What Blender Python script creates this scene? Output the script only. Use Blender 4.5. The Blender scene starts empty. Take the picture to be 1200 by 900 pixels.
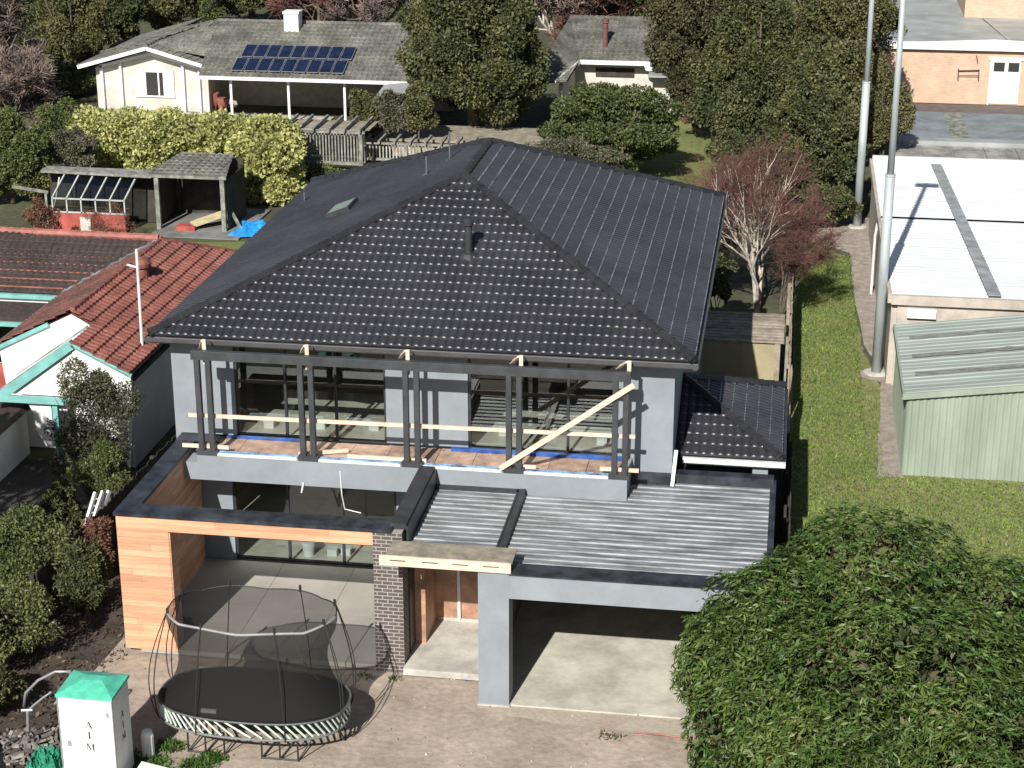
import bpy, bmesh, math, random
import numpy as np
from mathutils import Vector, Matrix, noise
rnd = random.Random(7)
R = math.radians
scene = bpy.context.scene
C = scene.collection

# ------------------------------------------------------------------ camera maths
F = 2140.0; YAW = R(8.7); PIT = R(20.0); CAM = Vector((0, 0, 20))
FW = Vector((-math.sin(YAW)*math.cos(PIT), math.cos(YAW)*math.cos(PIT), -math.sin(PIT)))
RT = Vector((math.cos(YAW), math.sin(YAW), 0)); UP = RT.cross(FW)
def ray(px, py): return FW*F + RT*(px-600) - UP*(py-450)
def atY(px, py, y): d = ray(px, py); return CAM + d*((y-CAM.y)/d.y)
def atZ(px, py, z=0.0): d = ray(px, py); return CAM + d*((z-CAM.z)/d.z)

cam = bpy.data.cameras.new('camera'); co = bpy.data.objects.new('camera', cam); C.objects.link(co)
cam.sensor_width = 36; cam.lens = 36*F/1200; cam.clip_end = 2000; cam.clip_start = .5
co.matrix_world = Matrix.Translation(CAM) @ Matrix((RT, UP, -FW)).transposed().to_4x4()
scene.camera = co

# ------------------------------------------------------------------ light
SAZ, SEL = R(9.0), R(36.0)          # light travels towards +y, a little +x
sd = Vector((math.sin(SAZ)*math.cos(SEL), math.cos(SAZ)*math.cos(SEL), -math.sin(SEL)))
sun = bpy.data.lights.new('sun', 'SUN'); sun.energy = 5.0; sun.angle = R(.5); sun.color = (1, .965, .905)
so = bpy.data.objects.new('sun', sun); C.objects.link(so); so.rotation_euler = sd.to_track_quat('-Z', 'Y').to_euler()
so.location = (0, 0, 60)
w = bpy.data.worlds.new('World'); scene.world = w; w.use_nodes = True
nt = w.node_tree; bgn = nt.nodes['Background']; sk = nt.nodes.new('ShaderNodeTexSky'); sk.sky_type = 'NISHITA'
sk.sun_disc = False; sk.sun_elevation = SEL; sk.sun_rotation = math.pi + SAZ; sk.air_density = 1; sk.dust_density = 1
nt.links.new(sk.outputs[0], bgn.inputs[0]); bgn.inputs[1].default_value = .05
scene.view_settings.view_transform = 'Standard'; scene.view_settings.look = 'None'; scene.view_settings.exposure = 0.47

# ------------------------------------------------------------------ materials
MATS = {}
def mat(name, col, rough=.75, var=.12, scale=3.0, bump=0.0, bscale=30.0, metal=0.0, col2=None, isl=0.0, spec=.5, stretch=None, speck=0.0, coat=0.0):
    m = bpy.data.materials.new(name); m.use_nodes = True; n = m.node_tree.nodes; l = m.node_tree.links
    b = n['Principled BSDF']; b.inputs['Roughness'].default_value = rough; b.inputs['Metallic'].default_value = metal
    b.inputs['Specular IOR Level'].default_value = spec
    tc = n.new('ShaderNodeTexCoord'); vec = tc.outputs['Object']
    if stretch:
        mp = n.new('ShaderNodeMapping'); mp.inputs['Scale'].default_value = stretch; l.new(vec, mp.inputs[0]); vec = mp.outputs[0]
    nz = n.new('ShaderNodeTexNoise'); nz.inputs['Scale'].default_value = scale; nz.inputs['Detail'].default_value = 6; nz.inputs['Roughness'].default_value = .65
    l.new(vec, nz.inputs['Vector'])
    c2 = col2 if col2 else tuple(c*(1-2.2*var) for c in col)
    rp = n.new('ShaderNodeValToRGB'); rp.color_ramp.elements[0].position = .36; rp.color_ramp.elements[1].position = .64
    rp.color_ramp.elements[0].color = (*[max(0, c) for c in c2], 1); rp.color_ramp.elements[1].color = (*col, 1) if col2 else (*[min(1, c*(1+var*.6)) for c in col], 1)
    l.new(nz.outputs['Fac'], rp.inputs[0]); out = rp.outputs[0]
    if speck:
        n2 = n.new('ShaderNodeTexNoise'); n2.inputs['Scale'].default_value = scale*9; n2.inputs['Detail'].default_value = 4
        l.new(vec, n2.inputs['Vector'])
        mr = n.new('ShaderNodeMapRange'); mr.inputs[1].default_value = .3; mr.inputs[2].default_value = .7
        mr.inputs[3].default_value = 1-speck; mr.inputs[4].default_value = 1+speck; l.new(n2.outputs['Fac'], mr.inputs[0])
        mx = n.new('ShaderNodeVectorMath'); mx.operation = 'SCALE'; l.new(out, mx.inputs[0]); l.new(mr.outputs[0], mx.inputs['Scale']); out = mx.outputs[0]
    if isl:
        g = n.new('ShaderNodeNewGeometry'); mr = n.new('ShaderNodeMapRange'); mr.inputs[3].default_value = 1-isl; mr.inputs[4].default_value = 1+isl
        l.new(g.outputs['Random Per Island'], mr.inputs[0])
        mx = n.new('ShaderNodeVectorMath'); mx.operation = 'SCALE'; l.new(out, mx.inputs[0]); l.new(mr.outputs[0], mx.inputs['Scale']); out = mx.outputs[0]
    l.new(out, b.inputs['Base Color'])
    if bump:
        nb = n.new('ShaderNodeTexNoise'); nb.inputs['Scale'].default_value = bscale; nb.inputs['Detail'].default_value = 5; l.new(vec, nb.inputs['Vector'])
        bp = n.new('ShaderNodeBump'); bp.inputs['Strength'].default_value = bump; bp.inputs['Distance'].default_value = .03
        l.new(nb.outputs['Fac'], bp.inputs['Height']); l.new(bp.outputs[0], b.inputs['Normal'])
    if coat: b.inputs['Coat Weight'].default_value = coat
    MATS[name] = m; return m

def leafmat(name, cols, rough=.55, trans=.25, spec=.4):
    """foliage: colour differs leaf by leaf and in loose drifts through the crown"""
    m = bpy.data.materials.new(name); m.use_nodes = True; n = m.node_tree.nodes; l = m.node_tree.links
    b = n['Principled BSDF']; b.inputs['Roughness'].default_value = rough; b.inputs['Specular IOR Level'].default_value = spec
    g = n.new('ShaderNodeNewGeometry'); rp = n.new('ShaderNodeValToRGB'); e = rp.color_ramp.elements
    tc = n.new('ShaderNodeTexCoord'); nz = n.new('ShaderNodeTexNoise'); nz.inputs['Scale'].default_value = .55; nz.inputs['Detail'].default_value = 2
    l.new(tc.outputs['Object'], nz.inputs[0])
    ad = n.new('ShaderNodeMath'); ad.operation = 'MULTIPLY_ADD'; ad.inputs[1].default_value = .62
    sb = n.new('ShaderNodeMath'); sb.operation = 'MULTIPLY_ADD'; sb.inputs[1].default_value = 1.1; sb.inputs[2].default_value = -.36
    l.new(nz.outputs['Fac'], sb.inputs[0]); l.new(g.outputs['Random Per Island'], ad.inputs[0]); l.new(sb.outputs[0], ad.inputs[2])
    k = len(cols)
    for i, c in enumerate(cols):
        el = e[i] if i < 2 else e.new(1)
        el.position = i/(k-1) if k > 1 else 0; el.color = (*c, 1)
    for i, c in enumerate(cols):
        e[i].position = i/(k-1); e[i].color = (*c, 1)
    l.new(ad.outputs[0], rp.inputs[0]); l.new(rp.outputs[0], b.inputs['Base Color'])
    if trans:
        t = n.new('ShaderNodeBsdfTranslucent'); ms = n.new('ShaderNodeMixShader'); ms.inputs[0].default_value = trans
        l.new(rp.outputs[0], t.inputs[0]); l.new(b.outputs[0], ms.inputs[1]); l.new(t.outputs[0], ms.inputs[2])
        l.new(ms.outputs[0], n['Material Output'].inputs[0])
    MATS[name] = m; return m

def glassmat(name, tint, refl=1.0):
    m = bpy.data.materials.new(name); m.use_nodes = True; n = m.node_tree.nodes; l = m.node_tree.links
    n.remove(n['Principled BSDF']); t = n.new('ShaderNodeBsdfTransparent'); t.inputs[0].default_value = (*tint, 1)
    g = n.new('ShaderNodeBsdfGlossy'); g.inputs['Roughness'].default_value = .01
    fr = n.new('ShaderNodeFresnel'); fr.inputs[0].default_value = 1.6; ms = n.new('ShaderNodeMixShader')
    mu = n.new('ShaderNodeMath'); mu.operation = 'MULTIPLY'; mu.inputs[1].default_value = refl; mu.use_clamp = True
    l.new(fr.outputs[0], mu.inputs[0]); l.new(mu.outputs[0], ms.inputs[0]); l.new(t.outputs[0], ms.inputs[1]); l.new(g.outputs[0], ms.inputs[2])
    l.new(ms.outputs[0], n['Material Output'].inputs[0]); return m

def netmat(name, col, dens):
    m = bpy.data.materials.new(name); m.use_nodes = True; n = m.node_tree.nodes; l = m.node_tree.links
    b = n['Principled BSDF']; b.inputs['Base Color'].default_value = (*col, 1); b.inputs['Roughness'].default_value = .8
    t = n.new('ShaderNodeBsdfTransparent'); ms = n.new('ShaderNodeMixShader'); ms.inputs[0].default_value = dens
    l.new(t.outputs[0], ms.inputs[1]); l.new(b.outputs[0], ms.inputs[2]); l.new(ms.outputs[0], n['Material Output'].inputs[0]); return m

def brickmat(name, c1, c2, mortar, bw=.23, bh=.086, mw=.012, rough=.8, bump=.6):
    m = bpy.data.materials.new(name); m.use_nodes = True; n = m.node_tree.nodes; l = m.node_tree.links
    b = n['Principled BSDF']; b.inputs['Roughness'].default_value = rough
    tc = n.new('ShaderNodeTexCoord'); sp = n.new('ShaderNodeSeparateXYZ'); l.new(tc.outputs['Object'], sp.inputs[0])
    ad = n.new('ShaderNodeMath'); ad.operation = 'ADD'; l.new(sp.outputs[0], ad.inputs[0]); l.new(sp.outputs[1], ad.inputs[1])
    cb = n.new('ShaderNodeCombineXYZ'); l.new(ad.outputs[0], cb.inputs[0]); l.new(sp.outputs[2], cb.inputs[1])
    br = n.new('ShaderNodeTexBrick'); l.new(cb.outputs[0], br.inputs['Vector'])
    br.inputs['Color1'].default_value = (*c1, 1); br.inputs['Color2'].default_value = (*c2, 1); br.inputs['Mortar'].default_value = (*mortar, 1)
    br.inputs['Scale'].default_value = 1; br.inputs['Mortar Size'].default_value = mw; br.inputs['Brick Width'].default_value = bw; br.inputs['Row Height'].default_value = bh
    nz = n.new('ShaderNodeTexNoise'); nz.inputs['Scale'].default_value = 1.3; nz.inputs['Detail'].default_value = 5; l.new(tc.outputs['Object'], nz.inputs[0])
    mr = n.new('ShaderNodeMapRange'); mr.inputs[3].default_value = .75; mr.inputs[4].default_value = 1.25; l.new(nz.outputs['Fac'], mr.inputs[0])
    mx = n.new('ShaderNodeVectorMath'); mx.operation = 'SCALE'; l.new(br.outputs['Color'], mx.inputs[0]); l.new(mr.outputs[0], mx.inputs['Scale'])
    l.new(mx.outputs[0], b.inputs['Base Color'])
    bp = n.new('ShaderNodeBump'); bp.inputs['Strength'].default_value = bump; bp.inputs['Distance'].default_value = .01; bp.invert = True
    l.new(br.outputs['Fac'], bp.inputs['Height']); l.new(bp.outputs[0], b.inputs['Normal'])
    MATS[name] = m; return m

GREYWALL = mat('grey_render', (.238, .265, .29), .8, .07, .8, .15, 60, speck=.02)
CHAR = mat('charcoal_metal', (.035, .038, .044), .45, .2, 2.5, metal=0)
CHARCAP = mat('charcoal_flashing', (.036, .041, .052), .45, .35, 2.0)
TILE = mat('charcoal_tile', (.038, .038, .045), .40, .14, .5, .08, 40, speck=.12)
RIDGE = mat('ridge_tile', (.026, .026, .03), .5, .2, 2, .1, 40)
POSTM = mat('dark_steel', (.05, .053, .058), .5, .15, 2)
TIMBER = mat('cedar_cladding', (.66, .37, .225), .6, .16, 1.5, .15, 30, isl=.15, stretch=(.5, .5, 9), col2=(.50, .255, .145))
PINE = mat('pine', (.70, .55, .43), .65, .1, 3, .1, 40, stretch=(1, 1, 6), isl=.08)
PLY = mat('plywood_wrap', (.43, .24, .155), .5, .2, 2.0, .6, 6)
CHIP = mat('particle_board', (.40, .27, .20), .75, .2, 3.0, isl=.18)
BLUEF = mat('blue_membrane', (.03, .10, .36), .5, .25, 3)
WHITEM = mat('white_paint', (.75, .75, .73), .5, .05, 3)
GUTW = mat('white_gutter', (.72, .72, .70), .4, .1, 3)
CONC = mat('concrete', (.50, .47, .42), .85, .14, 1.6, .2, 25, speck=.05)
CONCD = mat('garage_concrete', (.50, .48, .40), .85, .14, .9, .2, 25, speck=.06)
CONCP = mat('patio_concrete', (.37, .345, .305), .8, .07, .8, .2, 25, isl=.05)
GALV = mat('zincalume', (.27, .285, .295), .48, .28, 1.6, metal=.2, stretch=(.5, 3, 1), speck=.15)
DIRT = mat('dirt', (.40, .335, .27), .95, .25, .75, .8, 5, col2=(.27, .22, .175), speck=.14)
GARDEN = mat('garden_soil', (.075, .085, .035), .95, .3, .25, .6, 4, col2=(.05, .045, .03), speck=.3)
BRICKD = brickmat('dark_brick', (.075, .062, .058), (.11, .085, .075), (.30, .28, .26), .235, .09, .013)
BRICKO = brickmat('orange_brick', (.55, .375, .26), (.49, .325, .22), (.54, .43, .34), .24, .086, .01)
INTW = mat('shaded_plaster', (.16, .155, .145), .85, .1, 1)  # plaster darkened to carry the shade inside the garage
INTF = mat('interior_floor', (.62, .59, .50), .8, .12, 1.0, isl=.06)
GLASS = glassmat('window_glass', (.86, .89, .88), 1.25)
REDG = mat('grimy_red_tile', (.17, .065, .05), .8, .3, 1.2, .2, 30, speck=.4, isl=.05, col2=(.07, .04, .033))
REDT = mat('terracotta_tile', (.255, .092, .068), .7, .3, 1.2, .2, 30, speck=.3, isl=.05, col2=(.15, .052, .04))
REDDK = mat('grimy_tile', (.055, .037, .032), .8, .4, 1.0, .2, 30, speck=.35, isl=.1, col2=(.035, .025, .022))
REDE = mat('terracotta_edge', (.33, .12, .095), .7, .2, 2)
TEDGE = mat('pale_tile_edge', (.21, .22, .25), .45, .3, 3, .05, 40)  # paler colour for the nose of each course on the side slopes
TEAL = mat('teal_paint', (.19, .44, .41), .5, .12, 2)
STUCCO = mat('white_stucco', (.80, .79, .76), .8, .05, 2, .2, 30)
OLDTILE = mat('weathered_tile', (.175, .17, .145), .85, .35, .9, .3, 20, col2=(.075, .075, .062), speck=.4, isl=.12)
CREAM = mat('cream_wall', (.55, .525, .47), .8, .1, 1.2)
PANEL = mat('solar_cell', (.012, .02, .05), .15, .2, 2)
SILVER = mat('silver_frame', (.5, .5, .52), .4, .1, 2, metal=.6)
GREENM = mat('pale_green_steel', (.285, .335, .27), .5, .08, 1.2, stretch=(1, 1, .3))
GREENR = mat('pale_green_roof', (.32, .365, .325), .5, .14, .8, stretch=(.25, 3, 1))
GRIME = mat('lichen_grime', (.24, .27, .235), .9, .3, 3.5, col2=(.10, .10, .09), stretch=(.6, 2.5, 1), speck=.4)
WROOF = mat('white_steel_roof', (.76, .775, .78), .45, .06, .6, stretch=(.3, 2, 1), speck=.04)
GREYR = mat('grey_roof', (.33, .345, .335), .55, .12, .6)
GREYB = mat('bluegrey_roof', (.22, .24, .25), .6, .15, 1)
BEIGE = mat('beige_fascia', (.45, .40, .34), .7, .12, 1.5)
KHAKI = mat('khaki_steel', (.33, .285, .175), .6, .08, 1)
OLDWOOD = mat('weathered_wood', (.33, .285, .22), .85, .25, 3, .3, 20, isl=.2, col2=(.17, .145, .11))
GREYWOOD = mat('grey_wood', (.25, .25, .22), .85, .25, 3, .3, 20, isl=.15)
DARKWOOD = mat('dark_fence', (.05, .043, .035), .9, .25, 2, .3, 20, isl=.2)
POLEM = mat('galvanised_pole', (.40, .44, .45), .5, .12, 1.5, metal=.1, stretch=(1, 1, .3))
ASPH = mat('asphalt', (.13, .105, .095), .9, .15, 2)
BLACKM = mat('black_mat', (.008, .009, .009), .7, .15, 4)
RODM = mat('pale_green_rod', (.52, .62, .54), .5, .1, 6, isl=.12)
NETM = netmat('black_netting', (.009, .008, .008), .58)
TEALP = mat('green_plastic', (.10, .52, .36), .38, .12, 4)
TARP = mat('blue_tarp', (.02, .25, .62), .45, .2, 2, .4, 5)
GNET = mat('green_netting', (.02, .35, .21), .6, .3, 6, isl=.3)
REDP = mat('red_panel', (.40, .085, .065), .7, .2, 2)
BARK = mat('brown_bark', (.12, .095, .07), .95, .3, 4, .6, 20)
BIRCHB = mat('pale_bark', (.55, .50, .43), .85, .25, 4, .3, 20, col2=(.25, .21, .17))
TWIGR = mat('red_twig', (.135, .062, .05), .9, .3, .8, isl=.3)
TWIGG = mat('grey_twig', (.24, .18, .15), .9, .3, .8, isl=.3)
BLACKT = mat('black_letter', (.02, .02, .02), .6, .05)
WHITEC = mat('white_cladding', (.80, .80, .77), .45, .05, 2.5, stretch=(2, 2, .4))
L_BIG = leafmat('broad_dark_leaf', [(0.016, 0.035, 0.009), (0.035, 0.070, 0.015), (0.061, 0.108, 0.023), (0.103, 0.154, 0.037), (0.166, 0.180, 0.058)], .5, .12, .35)
L_DK = leafmat('dark_leaf', [(0.022, 0.035, 0.014), (0.054, 0.071, 0.025), (0.106, 0.112, 0.043), (0.184, 0.155, 0.064)], .65, .15)
L_OL = leafmat('olive_leaf', [(0.044, 0.056, 0.023), (0.088, 0.096, 0.035), (0.144, 0.136, 0.055), (0.208, 0.168, 0.080)], .65, .15)
L_BR = leafmat('brown_olive_leaf', [(0.029, 0.032, 0.014), (0.061, 0.061, 0.025), (0.099, 0.094, 0.042), (0.149, 0.127, 0.061)], .7, .15)
L_MD = leafmat('mid_leaf', [(0.034, 0.052, 0.019), (0.085, 0.108, 0.036), (0.142, 0.164, 0.057), (0.226, 0.210, 0.086)], .55, .2)
L_MD2 = leafmat('shrub_leaf', [(0.024, 0.041, 0.014), (0.058, 0.082, 0.024), (0.102, 0.120, 0.041), (0.156, 0.156, 0.066)], .6, .15)
L_YE = leafmat('golden_leaf', [(0.153, 0.178, 0.063), (0.364, 0.381, 0.134), (0.532, 0.525, 0.206), (0.667, 0.651, 0.323)], .55, .3)
L_GY = leafmat('grey_green_leaf', [(0.036, 0.042, 0.026), (0.090, 0.096, 0.060), (0.180, 0.168, 0.108), (0.360, 0.300, 0.240)], .7, .15)
L_GY2 = leafmat('leggy_leaf', [(.03, .03, .02), (.06, .065, .035), (.11, .11, .06), (.2, .17, .12)], .7, .15)
L_RD = leafmat('rusty_leaf', [(.09, .05, .03), (.2, .10, .06), (.28, .14, .09)], .7, .2)
L_GR = leafmat('grass_blade', [(0.342, 0.290, 0.119), (0.228, 0.224, 0.073), (0.100, 0.173, 0.034), (0.168, 0.262, 0.047), (0.256, 0.328, 0.074), (0.373, 0.388, 0.127)], .7, .3)

# ------------------------------------------------------------------ mesh building
WORIG = {}
def wo(o):
    v = Vector((0, 0, 0))
    while o is not None: v = v + o.location; o = o.parent
    return v
class MB:
    def __init__(s): s.V = []; s.F = []
    def face(s, pts): i = len(s.V); s.V += [tuple(p) for p in pts]; s.F.append(tuple(range(i, i+len(pts)))); return s
    def box(s, x0, x1, y0, y1, z0, z1):
        if x0 > x1: x0, x1 = x1, x0
        if y0 > y1: y0, y1 = y1, y0
        if z0 > z1: z0, z1 = z1, z0
        return s.hexa([(x0, y0, z0), (x1, y0, z0), (x1, y1, z0), (x0, y1, z0)], [(x0, y0, z1), (x1, y0, z1), (x1, y1, z1), (x0, y1, z1)])
    def hexa(s, a, b):
        i = len(s.V); n = len(a); s.V += [tuple(p) for p in a] + [tuple(p) for p in b]
        s.F.append(tuple(i+k for k in range(n-1, -1, -1))); s.F.append(tuple(i+n+k for k in range(n)))
        for k in range(n): s.F.append((i+k, i+(k+1) % n, i+n+(k+1) % n, i+n+k))
        return s
    def prism_y(s, prof, y0, y1):      # prof in (x,z), counter-clockwise seen from -y
        return s.hexa([(x, y1, z) for x, z in prof][::-1], [(x, y0, z) for x, z in prof][::-1])
    def prism_x(s, prof, x0, x1):      # prof in (y,z)
        return s.hexa([(x0, y, z) for y, z in prof][::-1], [(x1, y, z) for y, z in prof][::-1])
    def beam(s, p, q, wd, ht, upv=(0, 0, 1)):
        p = Vector(p); q = Vector(q); d = (q-p).normalized(); u = Vector(upv)
        sx = d.cross(u)
        if sx.length < 1e-4: sx = d.cross(Vector((1, 0, 0)))
        sx.normalize(); u = sx.cross(d).normalized(); a = sx*(wd/2); b = u*(ht/2)
        return s.hexa([p-a-b, p+a-b, p+a+b, p-a+b], [q-a-b, q+a-b, q+a+b, q-a+b])
    def tube(s, pts, rad, n=8, cap=True):
        pts = [Vector(p) for p in pts]; m = len(pts)
        if not hasattr(rad, '__len__'): rad = [rad]*m
        base = len(s.V); t = (pts[1]-pts[0]).normalized()
        ref = Vector((0, 0, 1)) if abs(t.z) < .9 else Vector((1, 0, 0)); u = t.cross(ref).normalized()
        for k in range(m):
            t = (pts[min(k+1, m-1)]-pts[max(k-1, 0)]).normalized(); u = (u-t*u.dot(t)).normalized(); v = t.cross(u)
            for j in range(n):
                a = 2*math.pi*j/n; s.V.append(tuple(pts[k]+(u*math.cos(a)+v*math.sin(a))*rad[k]))
        for k in range(m-1):
            for j in range(n): s.F.append((base+k*n+j, base+k*n+(j+1) % n, base+(k+1)*n+(j+1) % n, base+(k+1)*n+j))
        if cap: s.F.append(tuple(base+j for j in range(n-1, -1, -1))); s.F.append(tuple(base+(m-1)*n+j for j in range(n)))
        return s
    def lathe(s, prof, cx, cy, n=20):
        base = len(s.V)
        for r, z in prof:
            for j in range(n): a = 2*math.pi*j/n; s.V.append((cx+r*math.cos(a), cy+r*math.sin(a), z))
        for k in range(len(prof)-1):
            for j in range(n): s.F.append((base+k*n+j, base+k*n+(j+1) % n, base+(k+1)*n+(j+1) % n, base+(k+1)*n+j))
        s.F.append(tuple(base+j for j in range(n-1, -1, -1))); s.F.append(tuple(base+(len(prof)-1)*n+j for j in range(n)))
        return s
    def build(s, name, m, parent=None, label=None, smooth=False, bevel=0):
        me = bpy.data.meshes.new(name); o0 = wo(parent) if parent else Vector((0, 0, 0))
        me.from_pydata([(x-o0.x, y-o0.y, z-o0.z) for x, y, z in s.V], [], s.F); me.validate(); me.update()
        me.materials.append(m)
        if bevel:
            bm = bmesh.new(); bm.from_mesh(me)
            bmesh.ops.bevel(bm, geom=bm.edges[:], offset=bevel, segments=1, affect='EDGES', clamp_overlap=True); bm.to_mesh(me); bm.free()
        if smooth:
            for p in me.polygons: p.use_smooth = True
        o = bpy.data.objects.new(name, me); C.objects.link(o)
        if parent: o.parent = parent
        if label: o['label'] = label
        return o

def thing(name, loc, label, cat, group=None):
    o = bpy.data.objects.new(name, None); C.objects.link(o); o.location = loc; o.empty_display_size = .3
    o['label'] = label; o['category'] = cat
    if group: o['group'] = group
    return o
def tag(o, label, cat, group=None):
    o['label'] = label; o['category'] = cat
    if group: o['group'] = group
    return o
def struct(o): o['kind'] = 'structure'; return o
def B(name, m, par, *bx, **k):
    mb = MB()
    for b in bx: mb.box(*b)
    return mb.build(name, m, par, **k)

# ---- tiled roof slope: real stepped courses with rolls, clipped to the outline
def slope(name, m, par, poly, course=.345, roll=.2, h=.048, step=.038, nose=.022, label=None, under=.05, flat=False, edge=None):
    P = [Vector(p) for p in poly]; O = P[0]; u = (P[1]-P[0]).normalized(); nrm = (P[1]-P[0]).cross(P[2]-P[0]).normalized()
    if nrm.z < 0: nrm = -nrm
    v = nrm.cross(u).normalized()
    if v.z < 0: v = -v
    uv = [((p-O).dot(u), (p-O).dot(v)) for p in P]
    u0 = min(a for a, b in uv)-.02; u1 = max(a for a, b in uv)+.02; v1 = max(b for a, b in uv)
    k = 8; nu = max(2, int((u1-u0)/roll*k)); us = [u0+(u1-u0)*i/nu for i in range(nu+1)]
    def pr(x):
        t = (x/roll) % 1.0
        if flat: return 0 if t > .12 else -h*.8
        return h*math.sin(math.pi*t/.84)**.45 if t < .84 else 0
    hs = [pr(x) for x in us]; V = []; Fc = []
    nc = int(math.ceil(v1/course))
    lines = []
    for c in range(nc):
        va = c*course; vb = (c+1)*course+.001
        lines += [(va, -0.004, 0), (va+.002, step-nose, 1), (va+nose*1.25, step, 1), (vb, 0.002, 1)]; joff = random.Random(c).uniform(-.006, .006)
    for (vv, hh, q) in lines:
        for i, x in enumerate(us):
            V.append(O+u*x+v*vv+nrm*(hh+(hs[i] if q else 0)))
    W = nu+1
    for r in range(len(lines)-1):
        for i in range(nu): Fc.append((r*W+i, r*W+i+1, (r+1)*W+i+1, (r+1)*W+i))
    me = bpy.data.meshes.new(name); me.from_pydata([tuple(p) for p in V], [], Fc); me.materials.append(m)
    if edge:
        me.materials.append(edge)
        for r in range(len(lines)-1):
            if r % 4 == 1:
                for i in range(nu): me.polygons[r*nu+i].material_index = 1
    bm = bmesh.new(); bm.from_mesh(me)
    cen = sum(P, Vector())/len(P)
    for i in range(len(P)):
        a = P[i]; b = P[(i+1) % len(P)]; pn = (b-a).cross(nrm).normalized()
        if (cen-a).dot(pn) > 0: pn = -pn
        bmesh.ops.bisect_plane(bm, geom=bm.verts[:]+bm.edges[:]+bm.faces[:], plane_co=a+pn*.004, plane_no=pn, clear_outer=True)
    lo = [bm.verts.new(p-nrm*under) for p in P]; bm.faces.new(lo)
    o0 = wo(par); bmesh.ops.translate(bm, verts=bm.verts[:], vec=-o0)
    bmesh.ops.recalc_face_normals(bm, faces=bm.faces[:]); bm.to_mesh(me); bm.free()
    o = bpy.data.objects.new(name, me); C.objects.link(o); o.parent = par
    if label: o['label'] = label
    return o
def ridge(name, m, par, pts, r=.11, seg=.4):
    mb = MB()
    for a, b in zip(pts[:-1], pts[1:]):
        a = Vector(a); b = Vector(b); L = (b-a).length; n = max(1, int(L/seg))
        for i in range(n):
            p = a.lerp(b, i/n); q = a.lerp(b, min(1, (i+1.06)/n)); mb.tube([p, p.lerp(q, .12), q], [r*1.08, r*1.1, r*.92], 8)
    return mb.build(name, m, par)
def corr(name, m, par, x0, x1, y0, y1, zf, pitch=.27, h=.04, label=None):
    """ribbed sheet, ribs along x; zf(x,y) gives the sheet level"""
    mb = MB(); ys = []
    y = y0
    while y < y1-.001:
        for t, q in ((0, 0), (.42, 0), (.52, 1), (.86, 1), (.96, 0)):
            yy = y+t*pitch
            if yy < y1: ys.append((yy, q))
        y += pitch
    ys.append((y1, 0)); n = len(ys)
    for (yy, q) in ys: mb.V.append((x0, yy, zf(x0, yy)+q*h)); mb.V.append((x1, yy, zf(x1, yy)+q*h))
    for i in range(n-1): mb.F.append((2*i, 2*i+1, 2*i+3, 2*i+2))
    return mb.build(name, m, par, label=label)
def boards(name, m, par, x0, x1, z0, z1, y0, y1, bh=.14, gap=.006, axis='x', label=None, seed=1, blen=(1.2, 2.6)):
    """horizontal cladding boards with staggered joints"""
    rr = random.Random(seed); mb = MB(); z = z0
    while z < z1-.01:
        zt = min(z+bh-gap, z1); p = x0
        p2 = x0 + rr.uniform(.3, blen[1])
        while p < x1-.01:
            e = min(p2, x1)
            if x1-e < .25: e = x1
            if axis == 'x': mb.box(p+.001, e-.002, y0+rr.uniform(0, .003), y1, z, zt)
            else: mb.box(y0+rr.uniform(0, .003), y1, p+.001, e-.002, z, zt)
            p = e; p2 = e+rr.uniform(*blen)
        z += bh
    return mb.build(name, m, par, label=label)

# ------------------------------------------------------------------ foliage
def leaves(name, m, par, cen, nrm, L, W, seed=1, droop=.25, spread=.9, Lvar=.35):
    rg = np.random.default_rng(seed); n = len(cen)
    a = nrm + rg.normal(0, spread, (n, 3)); a[:, 2] -= droop; a /= np.linalg.norm(a, axis=1, keepdims=True)+1e-9
    b = np.cross(a, rg.normal(0, 1, (n, 3))); b /= np.linalg.norm(b, axis=1, keepdims=True)+1e-9
    c = np.cross(a, b); s = (1+rg.uniform(-Lvar, Lvar, (n, 1)))
    l = L*s; wd = W*s*(1+rg.uniform(-.25, .25, (n, 1)))
    p0 = cen; p1 = cen+a*l*.5+b*wd*.5+c*wd*.18; p2 = cen+a*l-c*l*.10; p3 = cen+a*l*.5-b*wd*.5+c*wd*.18
    V = np.stack([p0, p1, p2, p3], 1).reshape(-1, 3); o0 = wo(par) if par else Vector((0, 0, 0)); V = V-np.array(o0)
    me = bpy.data.meshes.new(name); me.vertices.add(4*n); me.vertices.foreach_set('co', V.astype(np.float32).ravel())
    me.loops.add(4*n); me.loops.foreach_set('vertex_index', np.arange(4*n, dtype=np.int32))
    me.polygons.add(n); me.polygons.foreach_set('loop_start', np.arange(0, 4*n, 4, dtype=np.int32)); me.polygons.foreach_set('loop_total', np.full(n, 4, np.int32))
    me.update(calc_edges=True); me.materials.append(m)
    o = bpy.data.objects.new(name, me); C.objects.link(o)
    if par: o.parent = par
    return o
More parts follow.
